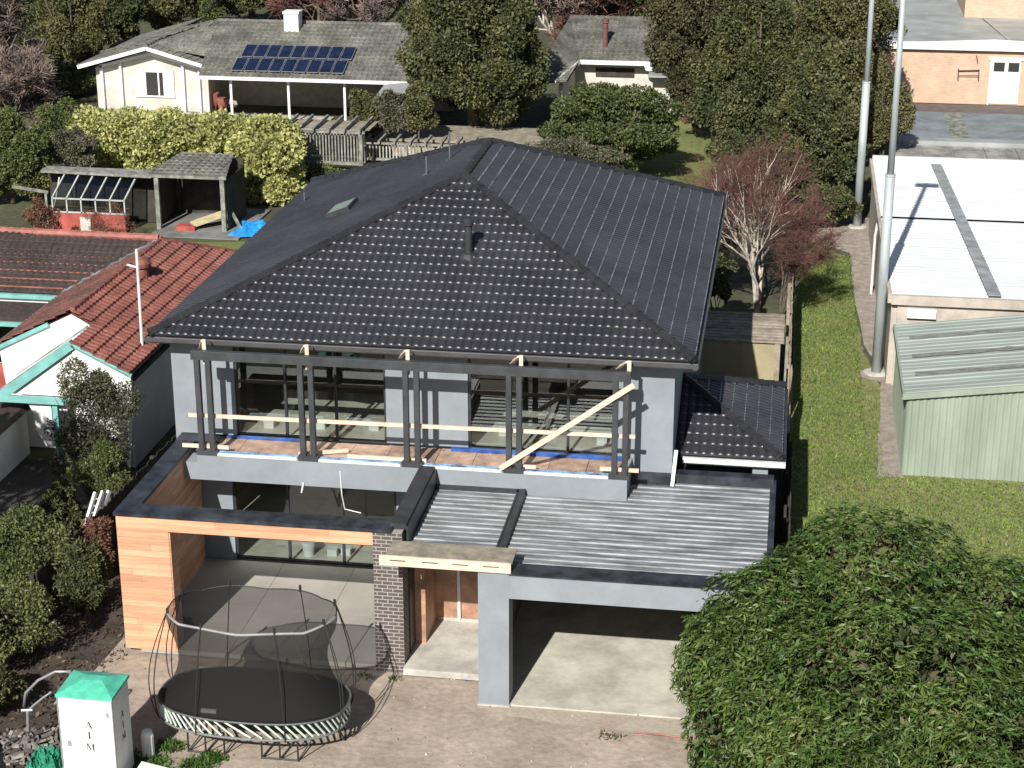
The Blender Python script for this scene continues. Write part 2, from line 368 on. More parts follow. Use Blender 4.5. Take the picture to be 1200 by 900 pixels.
def crown_pts(lobes, n, seed=1, shell=.3, gaps=.42, gscale=1.0, zmin=None):
    rg = np.random.default_rng(seed); Lb = np.array(lobes, float)
    area = (Lb[:, 3]*Lb[:, 4]*Lb[:, 5])**(2/3); pick = rg.choice(len(Lb), n*2, p=area/area.sum()); q = Lb[pick]
    d = rg.normal(0, 1, (n*2, 3)); d /= np.linalg.norm(d, axis=1, keepdims=True)
    r = 1-np.abs(rg.normal(0, shell, (n*2, 1))); r = np.clip(r, .15, 1.08)
    lump = 1+.10*np.sin(d[:, :1]*7+q[:, :1]*3)*np.cos(d[:, 2:3]*6+q[:, 1:2]*5)
    p = q[:, :3]+d*q[:, 3:6]*r*lump
    keep = np.ones(len(p), bool)
    for L in Lb:
        dd = np.sqrt((((p-L[:3])/L[3:6])**2).sum(1)); keep &= ~((dd < .55) & (rg.random(len(p)) < .7))
    g = gscale
    f = (np.sin(p[:, 0]*2.1*g+1.3)*np.sin(p[:, 1]*1.9*g+.4)+np.sin(p[:, 2]*2.7*g+p[:, 0]*1.1*g)*.7+np.sin(p[:, 0]*4.7*g+p[:, 2]*3.9*g)*.5)
    keep &= ~((f < -gaps*2.2) & (rg.random(len(p)) < .8))
    if zmin is not None: keep &= p[:, 2] > zmin
    p = p[keep][:n]; d = d[keep][:n]
    return p, d
def rand_lobes(c, Rr, k, fr, seed):
    rr = random.Random(seed); out = [(c[0], c[1], c[2], Rr[0]*(.72 if k < 35 else .6), Rr[1]*.65, Rr[2]*(.72 if k < 35 else .6))]
    for i in range(k):
        a = rr.uniform(0, 2*math.pi); zz = rr.uniform(-.85, 1); rad = math.sqrt(max(0, 1-zz*zz))
        s = rr.uniform(.62, .86); f = rr.uniform(*fr)
        out.append((c[0]+math.cos(a)*rad*Rr[0]*s, c[1]+math.sin(a)*rad*Rr[1]*s, c[2]+zz*Rr[2]*s, Rr[0]*f, Rr[1]*f, Rr[2]*f*.8))
    return out
def limb_mesh(base, c, Rr, seed, m, par, r0=.25, n=7, name='trunk'):
    rr = random.Random(seed); mb = MB(); top = Vector(c)+Vector((0, 0, Rr[2]*.3)); b = Vector(base)
    mid = b.lerp(top, .5)+Vector((rr.uniform(-.3, .3), rr.uniform(-.3, .3), 0))
    mb.tube([b, b.lerp(mid, .5), mid, top], [r0*1.25, r0, r0*.7, r0*.2], 8)
    for i in range(n):
        a = rr.uniform(0, 6.28); s = b.lerp(top, rr.uniform(.3, .75)); zz = rr.uniform(-.2, .8)
        e = Vector(c)+Vector((math.cos(a)*Rr[0]*.75, math.sin(a)*Rr[1]*.75, zz*Rr[2]*.8))
        md = s.lerp(e, .5)+Vector((0, 0, -.1*Rr[2]))
        mb.tube([s, md, e], [r0*.45, r0*.28, r0*.08], 6)
    return mb.build(name, m, par, smooth=True)
def tree(name, label, cat, px0, px1, py0, py1, y, m, n=14000, L=.26, W=.15, k=16, fr=(.25, .42), seed=1, group=None, ry=None, trunk=.25,
         base=None, droop=.25, spread=.9, gaps=.42, zfloor=0.0, shell=.22, gscale=1.0):
    if group == 'trees behind the gardens' and py1 > 20: py1 += 14
    a = atY(px0, (py0+py1)/2, y); b = atY(px1, (py0+py1)/2, y); t = atY((px0+px1)/2, py0, y); u = atY((px0+px1)/2, py1, y)
    cx = (a.x+b.x)/2; rx = (b.x-a.x)/2; z0 = max(u.z, zfloor+.05); cz = (t.z+z0)/2; rz = (t.z-z0)/2
    Rr = (rx, ry or rx*.8, rz)
    bs = base or (cx, y, 0)
    root = thing(name, bs, label, cat, group)
    if trunk: limb_mesh(bs, (cx, y, cz), Rr, seed, BARK, root, trunk)
    if group == 'trees behind the gardens': k = int(k*2.4); fr = (fr[0]*.55, fr[1]*.82); gaps = .22; shell = .34; spread = 1.1; n = int(n*1.1)
    lb = rand_lobes((cx, y, cz), Rr, k, fr, seed)
    p, d = crown_pts(lb, n, seed, shell, gaps, gscale, zmin=zfloor)
    leaves('crown', m, root, p, d, L, W, seed, droop, spread)
    return root

def bare(name, label, cat, base, height, m_b, m_t, spread=.5, r0=.12, seed=1, levels=6, stems=1, group=None, twign=3, tips=3, droop=0.0, tw=.012, first=.3, lean=(0, 0), thr=.021):
    rr = random.Random(seed); root = thing(name, base, label, cat, group); mb = MB(); mt = MB()
    def grow(p, d, L, r, lv):
        pts = [p]; rad = [r]; q = p; dd = d
        for i in range(3):
            dd = (dd+Vector((rr.gauss(0, .13), rr.gauss(0, .13), rr.gauss(0, .08)+.03-droop*(levels-lv)*.05))).normalized(); q = q+dd*L/3; pts.append(q); rad.append(r*(1-.16*(i+1)))
        thin = r < thr
        (mt if thin else mb).tube(pts, rad, 3 if thin else 6, cap=False)
        if lv == 0:
            for i in range(tips):
                e = q; d2 = dd; s = pts[rr.randint(0, 3)]; pp = [s]
                d2 = (dd+Vector((rr.gauss(0, .55), rr.gauss(0, .55), rr.gauss(0, .45)-droop*.6))).normalized(); l2 = L*rr.uniform(.7, 1.5)
                pp += [s+d2*l2*.5, s+d2*l2+Vector((rr.gauss(0, .1), rr.gauss(0, .1), -droop*l2*.3))]
                mt.tube(pp, [tw, tw*.8, tw*.5], 3, cap=False)
            return
        k = twign if lv > 1 else twign+1
        for i in range(k):
            t = rr.uniform(.45, 1) if i else 1
            s = p.lerp(q, t) if t < 1 else q
            s = pts[3] if t > .9 else pts[2] if t > .6 else pts[1]
            sp = spread*(.55 if i == 0 else 1.25)
            d2 = (dd+Vector((rr.gauss(0, sp), rr.gauss(0, sp), rr.gauss(0, sp*.6)+.12))).normalized()
            grow(s, d2, L*rr.uniform(.62, .86), r*rr.uniform(.5, .72), lv-1)
    for s in range(stems):
        d = Vector((lean[0]+rr.gauss(0, .22)*(stems > 1), lean[1]+rr.gauss(0, .2)*(stems > 1), 1)).normalized()
        grow(Vector(base), d, height*first, r0*(1 if s == 0 else .7), levels)
    mb.build('trunk', m_b, root, smooth=True); mt.build('twigs', m_t, root)
    return root
# ================================================================== SETTING
def sheet(name, pts, z, m):
    o = MB().face([(x, y, z) for x, y in pts]).build(name, m); struct(o); return o
def blob(pts, k=6, amp=.18, seed=1):
    rr = random.Random(seed); out = []
    for i in range(len(pts)):
        a = Vector(pts[i]); b = Vector(pts[(i+1) % len(pts)])
        for j in range(k):
            p = a.lerp(b, j/k); out.append((p.x+rr.uniform(-amp, amp), p.y+rr.uniform(-amp, amp)))
    return out
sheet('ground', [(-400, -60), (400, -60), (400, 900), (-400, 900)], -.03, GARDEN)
sheet('dirt_yard', blob([(-14.9, 15), (3.5, 15), (3.5, 33), (.45, 40.5), (-14.9, 40.5)], 12, .25, 3), -.012, DIRT)
sheet('lawn', blob([(.5, 36), (24, 36), (24, 48.7), (3.75, 48.7), (3.3, 56.5), (2.85, 60), (2.55, 71), (1.0, 73), (.5, 70)], 10, .07, 4), -.006,
      mat('lawn_grass', (.21, .20, .085), .95, .2, .5, .9, 14, col2=(.12, .15, .045), speck=.3))
sheet('back_lawn', blob([(-9.5, 76), (-3.4, 76), (-3.0, 90), (-5.5, 97), (-9, 92)], 8, .2, 5), -.008, mat('back_grass', (.18, .19, .06), .95, .2, .5, .8, 10, col2=(.10, .13, .03), speck=.25))
sheet('garden_grass', blob([(-24.5, 60), (-17.5, 60), (-17.5, 69.3), (-24.5, 69.2)], 8, .2, 6), -.008, mat('garden_turf', (.17, .19, .05), .95, .2, .9, .8, 10, col2=(.10, .12, .03), speck=.25))
sheet('side_path', blob([(3.0, 48.4), (3.75, 48.4), (3.9, 77), (1.1, 78), (1.1, 73), (2.65, 71.5), (2.9, 60), (3.35, 57.6), (2.75, 57.3), (2.8, 56.6), (3.4, 56.3)], 5, .05, 7), -.002,
      mat('gravel_path', (.34, .30, .26), .95, .2, 3, .6, 20, col2=(.22, .18, .15), speck=.25))
sheet('driveway', [(-26, 36), (-16.8, 36), (-16.8, 46), (-26, 46)], -.008, mat('shaded_paving', (.045, .038, .034), .9, .2, 1, .3, 10))  # cast shade over the drive is painted into this near-black paving
sheet('asphalt_lane', [(4.6, 95.5), (30, 96.5), (30, 103.3), (4.6, 102.6)], -.004, ASPH)
sheet('concrete_apron', blob([(-5.3, 33.8), (-2.5, 33.55), (-.1, 33.3), (1.5, 33.4), (1.5, 34.4), (-5.25, 34.4)], 5, .06, 8), -.004, mat('dusty_concrete', (.40, .36, .29), .9, .15, 1.2, .3, 12, col2=(.34, .28, .22), speck=.12))

def blades(name, region, n, L, seed, m=L_GR):
    rg = np.random.default_rng(seed); out = []
    (x0, x1, y0, y1) = region; p = np.stack([rg.uniform(x0, x1, n), rg.uniform(y0, y1, n), np.full(n, -.01)], 1)
    d = np.tile([0, 0, 1.0], (n, 1)); return p, d
ps = []
for i, (reg, n) in enumerate([((.62, 2.75, 42, 71), 26000), ((2.7, 9.0, 42, 48.5), 15000), ((2.6, 3.2, 48.5, 56), 700)]):
    p, d = blades('g', reg, n, .06, i); ps.append(p)
p = np.concatenate(ps); o = leaves('grass', L_GR, None, p, np.tile([0, 0, 1.0], (len(p), 1)), .07, .03, 5, 0, .5); o['kind'] = 'stuff'
# weeds around the trampoline
rg = np.random.default_rng(9)
def weedpts(spots, n):
    q = []
    for (x, y, r) in spots: q.append(np.stack([rg.normal(x, r*.5, n), rg.normal(y, r*.35, n), np.full(n, -.01)], 1))
    return np.concatenate(q)
q = weedpts([(-12.35, 30.9, .5), (-12.15, 30.6, .35), (-12.0, 31.5, .25), (-11.2, 30.9, .3), (-10.9, 30.5, .3), (-11.4, 30.2, .35), (-11.0, 31.2, .22)], 420)
o = leaves('weeds', leafmat('weed_leaf', [(.03, .075, .012), (.07, .14, .025), (.12, .18, .05)], .6, .3), None, q, np.tile([0, 0, 1.0], (len(q), 1)), .13, .035, 6, 0, .6); o['kind'] = 'stuff'
q = weedpts([(-3.0, 33.3, .25), (-8.0, 35.0, .15), (-8.6, 35.0, .2), (-14.5, 33, .4)], 40)
o = leaves('sparse_weeds', L_MD, None, q, np.tile([0, 0, 1.0], (len(q), 1)), .1, .03, 6, 0, .7); o['kind'] = 'stuff'

# ================================================================== MAIN HOUSE
H = thing('house', (-8.4, 40, 0), 'two storey grey house under construction with charcoal tiled hip roof, framed balcony and open garage', 'house')
W = lambda *bx: B('wall', GREYWALL, H, *bx)
YF = 40.1
W((-14.5, -12.95, YF, YF+.2, 3.1, 5.995)); W((-9.2, -7.2, YF, YF+.2, 3.55, 5.995)); W((-3.6, -2.3, YF, YF+.2, 2.9, 5.995))
W((-14.5, -14.3, YF+.2, 54.3, 0, 5.995)); W((-2.5, -2.3, YF+.2, 54.3, 0, 5.995)); W((-14.3, -2.5, 54.1, 54.3, 0, 5.995))
W((-14.28, -13.15, YF, YF+.2, .15, 3.08)); W((-9.0, -8.1, YF, YF+.2, .15, 3.2)); B('lintel', GREYWALL, H, (-13.15, -9.0, YF+.002, YF+.2, 2.55, 3.2))
B('floor_slab', INTF, H, (-14.28, -2.52, YF+.2, 54.08, 3.21, 3.48))
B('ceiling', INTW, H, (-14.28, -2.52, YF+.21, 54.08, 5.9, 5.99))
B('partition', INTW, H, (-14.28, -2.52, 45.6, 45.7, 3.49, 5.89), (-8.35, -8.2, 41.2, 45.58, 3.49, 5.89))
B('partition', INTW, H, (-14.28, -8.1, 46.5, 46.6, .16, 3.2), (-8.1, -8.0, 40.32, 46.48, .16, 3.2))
B('floor', INTF, H, (-14.28, -8.1, YF+.2, 46.5, .0, .155))
struct
# soffit, gutter, fascia
B('soffit', CHAR, H, (-14.72, -1.95, 39.72, 54.9, 6.0, 6.055))
def frame_window(x0, x1, z0, z1, n, y=YF+.06, tk=.06):
    f = MB(); f.box(x0, x1, y, y+.09, z0, z0+tk); f.box(x0, x1, y, y+.09, z1-tk, z1)
    for i in range(n+1):
        x = x0+(x1-x0)*i/n; a = x-(tk/2 if 0 < i < n else 0 if i == 0 else tk); f.box(a, a+tk, y-.003, y+.093, z0+tk+.001, z1-tk-.001)
    w = f.build('sliding_door', CHAR, H)
    g = MB(); g.box(x0+tk, x1-tk, y+.04, y+.05, z0+tk, z1-tk); g.build('glass_pane', GLASS, w); return w
frame_window(-12.95, -9.2, 3.5, 5.85, 3); frame_window(-7.2, -3.6, 3.5, 5.85, 3)
frame_window(-13.15, -9.0, .16, 2.55, 3)
B('window_head', CHAR, H, (-12.95, -9.2, YF+.003, YF+.2, 5.85, 5.99), (-7.2, -3.6, YF+.003, YF+.2, 5.85, 5.99))
# roof
z0, z1 = 6.2, 8.76; FL = (-14.8, 39.55, z0); FR = (-1.84, 39.55, z0); BR_ = (-1.84, 55.0, z0); BL = (-14.8, 55.0, z0); A1 = (-8.32, 46.05, z1); A2 = (-8.32, 50.15, z1)
RF = MB(); RF.box(-14.7, -1.95, 39.75, 54.8, 6.06, 6.12); RF = RF.build('roof', CHAR, H)
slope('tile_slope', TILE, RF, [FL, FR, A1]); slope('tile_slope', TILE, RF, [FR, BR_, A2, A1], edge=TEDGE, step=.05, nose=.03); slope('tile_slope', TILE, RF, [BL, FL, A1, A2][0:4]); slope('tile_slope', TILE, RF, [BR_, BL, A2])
up = lambda p, d=.05: (p[0], p[1], p[2]+d)
for seg in ([FL, A1], [FR, A1], [BR_, A2], [BL, A2], [A1, A2]): ridge('ridge_cap', RIDGE, RF, [up(p) for p in seg])
g = MB()
for (a, b) in ((FL, FR), (FR, BR_), (BL, FL)):
    a = Vector(a); b = Vector(b); d = (b-a).normalized(); o = Vector((d.y, -d.x, 0))
    pr = [(-.02, -.05), (-.02, -.17), (.07, -.17), (.105, -.13), (.105, -.04), (.09, -.04), (.09, -.12), (0, -.12)]
    A = [a-d*.1+o*u+Vector((0, 0, v)) for u, v in pr]; Bq = [b+d*.1+o*u+Vector((0, 0, v)) for u, v in pr]; g.hexa(A, Bq)
g.build('gutter', mat('gutter_metal', (.07, .07, .072), .45, .1), RF)
# roof fittings
def onroof(x, y):       # height of front / side slopes
    k = (z1-z0)/6.48; return z0+k*min(y-39.55, x+14.8, -1.84-x)
def vent(px, py, top, r, cap=False):
    best = None
    for i in range(400):
        y = 39.6+i*.03; p = atY(px, py, y)
        if p.z <= onroof(p.x, p.y)+.02 and y > 40: best = p; break
        best = p
    return best
v = atY(549, 300, 43.0)
for yy in np.arange(40, 48, .02):
    v = atY(549, 300, yy)
    if v.z <= onroof(v.x, yy): break
m = MB(); m.lathe([(.24, v.z-.06), (.2, v.z+.08), (.10, v.z+.1), (.10, v.z+.78), (.14, v.z+.8), (.14, v.z+.92), (.05, v.z+.96)], v.x, v.y, 16); m.build('roof_vent', CHAR, RF)
for (px, py, hh, r) in ((500, 206, .55, .03), (527, 189, .85, .025), (357, 238, .32, .03)):
    for yy in np.arange(42, 54, .02):
        v = atY(px, py, yy)
        if v.z <= onroof(v.x, yy): break
    m = MB(); m.tube([(v.x, v.y, v.z-.05), (v.x, v.y, v.z+hh)], r, 8); m.lathe([(.14, v.z-.02), (.12, v.z+.03), (r, v.z+.06)], v.x, v.y, 12); m.build('vent_pipe', mat('pipe', (.11, .12, .13), .5), RF)
# skylight on the left slope
k = (z1-z0)/6.48; sx = Vector((1, 0, k)).normalized(); sn = Vector((-k, 0, 1)).normalized(); sc = Vector((-11.9, 47.3, z0+k*2.9))+sn*.07
m = MB(); a, b = .35, .55
m.hexa([sc-sx*a-Vector((0, b, 0))-sn*.1, sc+sx*a-Vector((0, b, 0))-sn*.1, sc+sx*a+Vector((0, b, 0))-sn*.1, sc-sx*a+Vector((0, b, 0))-sn*.1], [sc-sx*a-Vector((0, b, 0))+sn*.1, sc+sx*a-Vector((0, b, 0))+sn*.1, sc+sx*a+Vector((0, b, 0))+sn*.1, sc-sx*a+Vector((0, b, 0))+sn*.1])
sk_ = m.build('skylight', CHAR, RF); s2 = sc+sn*.105; a, b = .3, .5
MB().face([s2-sx*a-Vector((0, b, 0)), s2+sx*a-Vector((0, b, 0)), s2+sx*a+Vector((0, b, 0)), s2-sx*a+Vector((0, b, 0))]).build('skylight_glass', mat('skylight_glass', (.16, .25, .24), .1), RF)

# balcony
BY = 38.8
bc = B('balcony', GREYWALL, H, (-13.55, -3.25, BY, BY+.15, 2.86, 3.54), (-13.98, -13.55, BY, YF-.002, 2.86, 3.3), (-3.4, -3.25, BY+.15, YF-.002, 2.9, 3.54), (-13.548, -3.402, BY+.152, YF-.002, 2.87, 2.95))
m = MB(); x = -13.55; rr = random.Random(4)
while x < -3.42:
    e = min(x+rr.choice([.9, 1.2, 1.8]), -3.41); m.box(x, e-.012, BY+.15, YF-.01, 3.44, 3.48+rr.uniform(0, .006)); x = e
m.build('deck_boards', CHIP, bc)
B('membrane', BLUEF, bc, (-13.5, -11.2, YF-.12, YF-.012, 3.49, 3.53)); B('membrane', BLUEF, bc, (-7.6, -3.45, YF-.14, YF-.012, 3.49, 3.56))
B('flashing', WHITEM, bc, *[(a, b, BY-.006, BY+.05, 3.50, 3.555) for a, b in ((-13.05, -11.1), (-10.65, -8.6), (-8.1, -6.2), (-5.7, -3.7))])
B('flashing', mat('blue_film', (.25, .42, .68), .5, .4, 4), bc, *[(a, b, BY+.055, BY+.2, 3.50, 3.56) for a, b in ((-13.05, -11.1), (-10.65, -8.6), (-8.1, -6.2), (-5.7, -3.7))])
for a, b in ((-13.49, -13.22), (-11.0, -10.75), (-8.5, -8.24), (-6.08, -5.84), (-3.62, -3.38)):
    for x in (a, b): B('post', POSTM, H, (x-.005, x+.125, BY+.0, BY+.13, 3.62, 5.9), bevel=.006)
    B('base_plate', POSTM, H, (a-.06, b+.18, BY-.012, BY+.16, 3.5, 3.62))
B('balcony_beam', POSTM, H, (-13.56, -3.22, BY-.004, BY+.14, 5.9, 6.12), bevel=.006)
for px in (240, 360, 478, 611, 738):
    c = atY(px, 410, BY+.2); m = MB(); m.box(c.x-.045, c.x+.045, BY+.145, BY+.19, 5.75, 6.36); m.beam((c.x-.05, BY+.24, 6.3), (c.x-.34, 39.7, 5.9), .09, .045)
    m.beam((c.x, BY+.2, 6.3), (c.x, 39.72, 6.0), .045, .09); m.build('timber_prop', PINE, H)
rr = random.Random(3)
def plank(a, b, w=.09, t=.045): m = MB(); m.beam(a, b, t, w); return m.build('timber_rail', PINE, H)
zr = lambda px, py, y: atY(px, py, y).z
yr = BY+.17
plank((-13.75, yr, zr(222, 486, yr)), (-3.1, yr, zr(750, 512, yr)))
plank((-13.95, yr, 3.66), (-12.8, yr, 3.66)); plank((-11.1, yr, 3.6), (-10.0, yr+.5, 3.56)); plank((-9.9, yr, 3.62), (-8.0, yr, 3.62)); plank((-6.2, yr, 3.62), (-5.4, yr, 3.62)); plank((-3.9, yr, 3.68), (-3.0, yr, 3.68))
a = atY(586, 549, BY-.06); b = atY(743, 451, BY-.06); m = MB(); m.beam(a, b, .045, .12, (0, 0, 1)); m.build('diagonal_brace', PINE, H)
m = MB(); m.tube([(-10.05, BY-.01, 3.3), (-10.02, BY-.03, 2.7), (-9.98, BY+.05, 2.3), (-9.6, BY+.1, 2.2)], .014, 5); m.build('cable', WHITEM, H); m = MB(); m.tube([(-10.95, BY-.02, 2.95), (-11.0, BY-.05, 2.7)], .02, 5); m.build('cable', WHITEM, H)

# timber clad box round the patio
bx = B('patio_frame', CHAR, H, (-14.26, -13.1, 35.34, 35.75, .12, 3.06), (-14.26, -8.48, 35.34, 35.75, 3.06, 3.42), (-14.26, -13.94, 35.75, 39.9, .12, 3.42))
boards('cladding', TIMBER, bx, -14.3, -13.1, .12, 3.085, 35.3, 35.338, .155, seed=5, blen=(.7, 1.6)); boards('cladding', TIMBER, bx, -14.3, -8.47, 3.09, 3.42, 35.3, 35.338, .165, seed=6, blen=(1.5, 2.9))
boards('cladding', TIMBER, bx, 35.77, 40.0, .12, 3.42, -13.938, -13.9, .155, axis='y', seed=7); boards('cladding', TIMBER, bx, 35.31, 35.75, .12, 3.06, -13.098, -13.07, .155, axis='y', seed=8)
boards('cladding', TIMBER, bx, 35.31, 39.9, .12, 3.42, -14.30, -14.262, .155, axis='y', seed=9)
B('capping', CHARCAP, bx, (-14.34, -8.05, 35.26, 35.82, 3.422, 3.5), (-14.34, -13.88, 35.82, 40.08, 3.422, 3.5), (-14.34, -13.2, 39.6, 40.09, 3.505, 3.53))
B('capping', CHAR, H, (-8.12, -7.76, 35.5, 38.79, 3.424, 3.56), (-7.76, -7.72, 35.5, 38.79, 2.95, 3.5))
B('foot', GALV, bx, (-14.0, -13.9, 35.4, 35.55, -.01, .118), (-13.25, -13.12, 35.35, 35.5, -.01, .118))
B('brick_pier', BRICKD, H, (-8.47, -7.82, 35.3, 35.85, 0, 3.42)); B('brick_wall', BRICKD, H, (-8.1, -7.83, 35.85, 40.09, 0, 3.42))
m = MB()
for a, b in ((-13.93, -11.9), (-11.89, -10.1), (-10.09, -8.48)):
    for c, d in ((35.32, 37.6), (37.61, 40.08)): m.box(a, b, c, d, .03, .15)
m.build('patio_slab', CONCP, H)
B('slab_support', OLDWOOD, H, *[(x, x+.12, 35.35, 35.5, -.01, .03) for x in (-12.9, -11.3, -10.0, -8.9)])
o = B('timber_offcut', PINE, None, (-12.4, -10.6, 34.75, 34.83, 0, .06)); tag(o, 'long pale timber batten lying on the dirt behind the trampoline', 'timber')

# entry porch and garage
B('porch_slab', CONC, H, (-7.82, -5.97, 35.15, 37.6, .04, .2)); B('porch_slab', INTW, H, (-7.8, -5.97, 35.3, 37.6, -.01, .038))
B('ply_lining', PLY, H, (-7.55, -5.98, 37.6, 37.66, .2, 2.95), (-7.82, -7.55, 36.4, 37.66, .2, 2.95))
B('ply_lining', CHAR, H, (-7.82, -7.79, 35.86, 36.4, .2, 2.95)); B('ply_lining', CONC, H, (-7.5, -5.99, 37.57, 37.599, .2, .27))
pz = atY(538, 700, 37.55); m = MB(); m.tube([(pz.x, 37.55, .27), (pz.x-.02, 37.55, 2.9)], .04, 8); m.tube([(pz.x+.35, 37.5, 2.9), (pz.x+.37, 37.45, 2.4), (pz.x+.3, 37.45, 2.3)], .02, 6); m.build('waste_pipe', WHITEM, H)
B('garage_column', GREYWALL, H, (-5.96, -5.3, 34.2, 34.75, .0, 3.14)); B('garage_beam', GREYWALL, H, (-5.298, .1, 34.2, 34.45, 2.59, 3.14)); B('garage_column', GREYWALL, H, (-.35, .1, 34.2, 34.448, 0, 2.588))
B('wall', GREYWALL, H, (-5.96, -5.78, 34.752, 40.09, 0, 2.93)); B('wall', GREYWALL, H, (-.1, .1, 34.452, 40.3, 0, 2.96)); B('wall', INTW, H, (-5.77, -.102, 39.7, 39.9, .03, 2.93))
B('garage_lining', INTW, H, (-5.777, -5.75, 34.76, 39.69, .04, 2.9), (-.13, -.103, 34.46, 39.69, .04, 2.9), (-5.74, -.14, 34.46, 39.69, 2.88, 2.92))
B('garage_floor', CONCD, H, (-5.77, -.12, 34.25, 39.69, -.01, .03)); B('footing', CONC, H, (-5.98, -5.28, 34.17, 34.8, -.01, .035))
B('capping', CHARCAP, H, (-5.3, .12, 34.17, 34.74, 3.143, 3.17), (.02, .16, 34.74, 40.3, 2.98, 3.08), (-5.96, -5.3, 34.72, 35.0, 3.0, 3.16))
rb = corr('steel_roof', GALV, H, -5.6, .02, 34.76, 40.0, lambda x, y: 2.97, .25, .026)
corr('steel_roof', GALV, H, -7.7, -5.74, 34.98, 38.79, lambda x, y: 3.05, .25, .026)
B('flashing', CHAR, H, (-5.74, -5.6, 34.98, 38.79, 2.95, 3.13), (-5.8, -5.76, 34.98, 38.79, 2.9, 3.12), (-7.7, -5.6, 38.6, 38.79, 3.05, 3.12)); B('flashing', CHARCAP, H, (-2.28, .1, 40.0, 40.3, 2.98, 3.22), (-3.24, -2.28, 39.85, 40.09, 2.98, 3.2))
# header beam with slots
m = MB(); m.box(-8.08, -5.26, 34.2, 34.245, 3.17, 3.4); m.build('header_beam', PINE, H); B('header_board', OLDWOOD, H, (-7.95, -5.24, 34.25, 34.98, 3.36, 3.395))
B('header_slot', DARKWOOD, H, *[(x, x+.34, 34.196, 34.2, 3.29, 3.312) for x in (-7.85, -7.15, -6.5, -5.85)])
# right wing
e = 3.3; F2 = [(-2.28, 41.05, e), (.26, 41.05, e), (-2.28, 43.6, 4.33)]
wing = B('wing_roof', CHAR, H, (-2.28, .18, 41.12, 46.1, 3.2, 3.26))
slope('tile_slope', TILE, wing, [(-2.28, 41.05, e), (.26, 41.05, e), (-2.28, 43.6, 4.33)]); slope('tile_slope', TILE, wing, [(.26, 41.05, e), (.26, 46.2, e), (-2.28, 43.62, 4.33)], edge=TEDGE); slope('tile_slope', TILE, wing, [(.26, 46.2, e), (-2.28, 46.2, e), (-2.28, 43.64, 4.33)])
ridge('ridge_cap', RIDGE, wing, [(.26, 41.05, e+.05), (-2.28, 43.6, 4.38)]); ridge('ridge_cap', RIDGE, wing, [(.26, 46.2, e+.05), (-2.28, 43.64, 4.38)])
B('gutter', GUTW, wing, (-2.1, .36, 40.93, 41.04, 3.14, 3.26)); B('fascia', GUTW, wing, (-2.1, .2, 41.05, 41.1, 3.06, 3.2)); B('gutter', CHAR, wing, (.27, .37, 41.05, 46.2, 3.14, 3.26))
B('wall', GREYWALL, H, (-.42, -.05, 41.16, 41.6, 0, 3.055), (-.2, -.05, 41.6, 46, 0, 3.19)); B('wing_window', CHAR, H, (-2.28, -.43, 41.5, 41.6, 2.0, 3.19))
m = MB(); m.beam((-2.22, 40.25, 3.72), (-2.26, 39.75, 3.0), .08, .08); m.build('downpipe', GUTW, H)
# things left lying inside
def bucket(x, y, z, s, label):
    root = thing('bucket', (x, y, z), label, 'bucket'); MB().lathe([(.11*s, z), (.14*s, z+.3*s), (.15*s, z+.3*s), (.15*s, z+.34*s), (.02, z+.345*s)], x, y, 18).build('tub', WHITEM, root)
    MB().lathe([(.155*s, z+.33*s), (.155*s, z+.36*s), (.02, z+.37*s)], x, y, 18).build('lid', mat('lilac_lid', (.55, .5, .6), .5), root)
p = atZ(362, 650, .16); bucket(p.x, p.y, .156, 1.2, 'white plastic bucket with pale lid standing inside the ground floor sliding doors')
for (px, py, z, lb) in ((389, 652, .156, 'small white box on the ground floor, just right of the bucket'), (405, 651, .156, 'small white box on the ground floor, furthest right of the bucket'),
                        (315, 502, 3.48, 'small white box on the upper floor behind the left balcony door'), (375, 503, 3.48, 'small white box on the upper floor, middle one behind the left balcony doors'), (438, 505, 3.48, 'small white box on the upper floor by the right end of the left balcony doors'),
                        (590, 511, 3.48, 'small white box on the upper floor behind the third pair of balcony posts'), (645, 513, 3.48, 'small white box on the upper floor behind the middle of the right balcony doors'), (705, 522, 3.48, 'small white box on the upper floor near the diagonal brace top')):
    p = atZ(px, py, z); y = max(p.y, YF+.35); m = MB(); m.box(p.x-.12, p.x+.12, y, y+.2, z, z+.16); m.box(p.x-.13, p.x+.13, y-.01, y+.21, z+.161, z+.19)
    tag(m.build('white_box', WHITEM), lb, 'box', 'white boxes on the house floors')

# ================================================================== NEIGHBOUR HOUSE (left)
N = thing('red_roof_house', (-20.5, 48, 0), 'old white stucco house with grimy red tiled roof and teal bargeboards', 'house')
RX, RZ, k = -20.03, 4.03, .5; EX = -17.75; EZ = RZ-k*(EX-RX)*1.0
NR = MB(); NR.box(-22.3, -17.95, 48.5, 57, 2.55, 2.6); NR = NR.build('roof', STUCCO, N)
def zr_(x): return RZ-k*(x-RX)
slope('tile_slope', REDT, NR, [(EX, 47.38, zr_(EX)), (EX, 57.8, zr_(EX)), (RX, 55.1, RZ), (RX, 47.38, RZ)], course=.38, roll=.24, h=.045, step=.055)
slope('tile_slope', REDT, NR, [(EX, 45.6, zr_(EX)), (EX, 47.38, zr_(EX)), (-19.4, 47.38, zr_(-19.4)), (-19.4, 45.6, zr_(-19.4))], course=.38, roll=.24, h=.045, step=.055)
slope('tile_slope', REDG, NR, [(-22.6, 52.9, 2.76), (-22.6, 47.5, 2.76), (RX, 47.5, RZ), (RX, 55.1, RZ)], course=.38, roll=.24, h=.045, step=.045)
slope('tile_slope', REDDK, NR, [(-30, 52.85, 2.76), (-22.6, 52.85, 2.76), (-20.08, 55.2, RZ), (-30, 55.4, RZ)], course=.38, roll=.24, h=.045, step=.05, label='dark grimy slope with red tile edges')
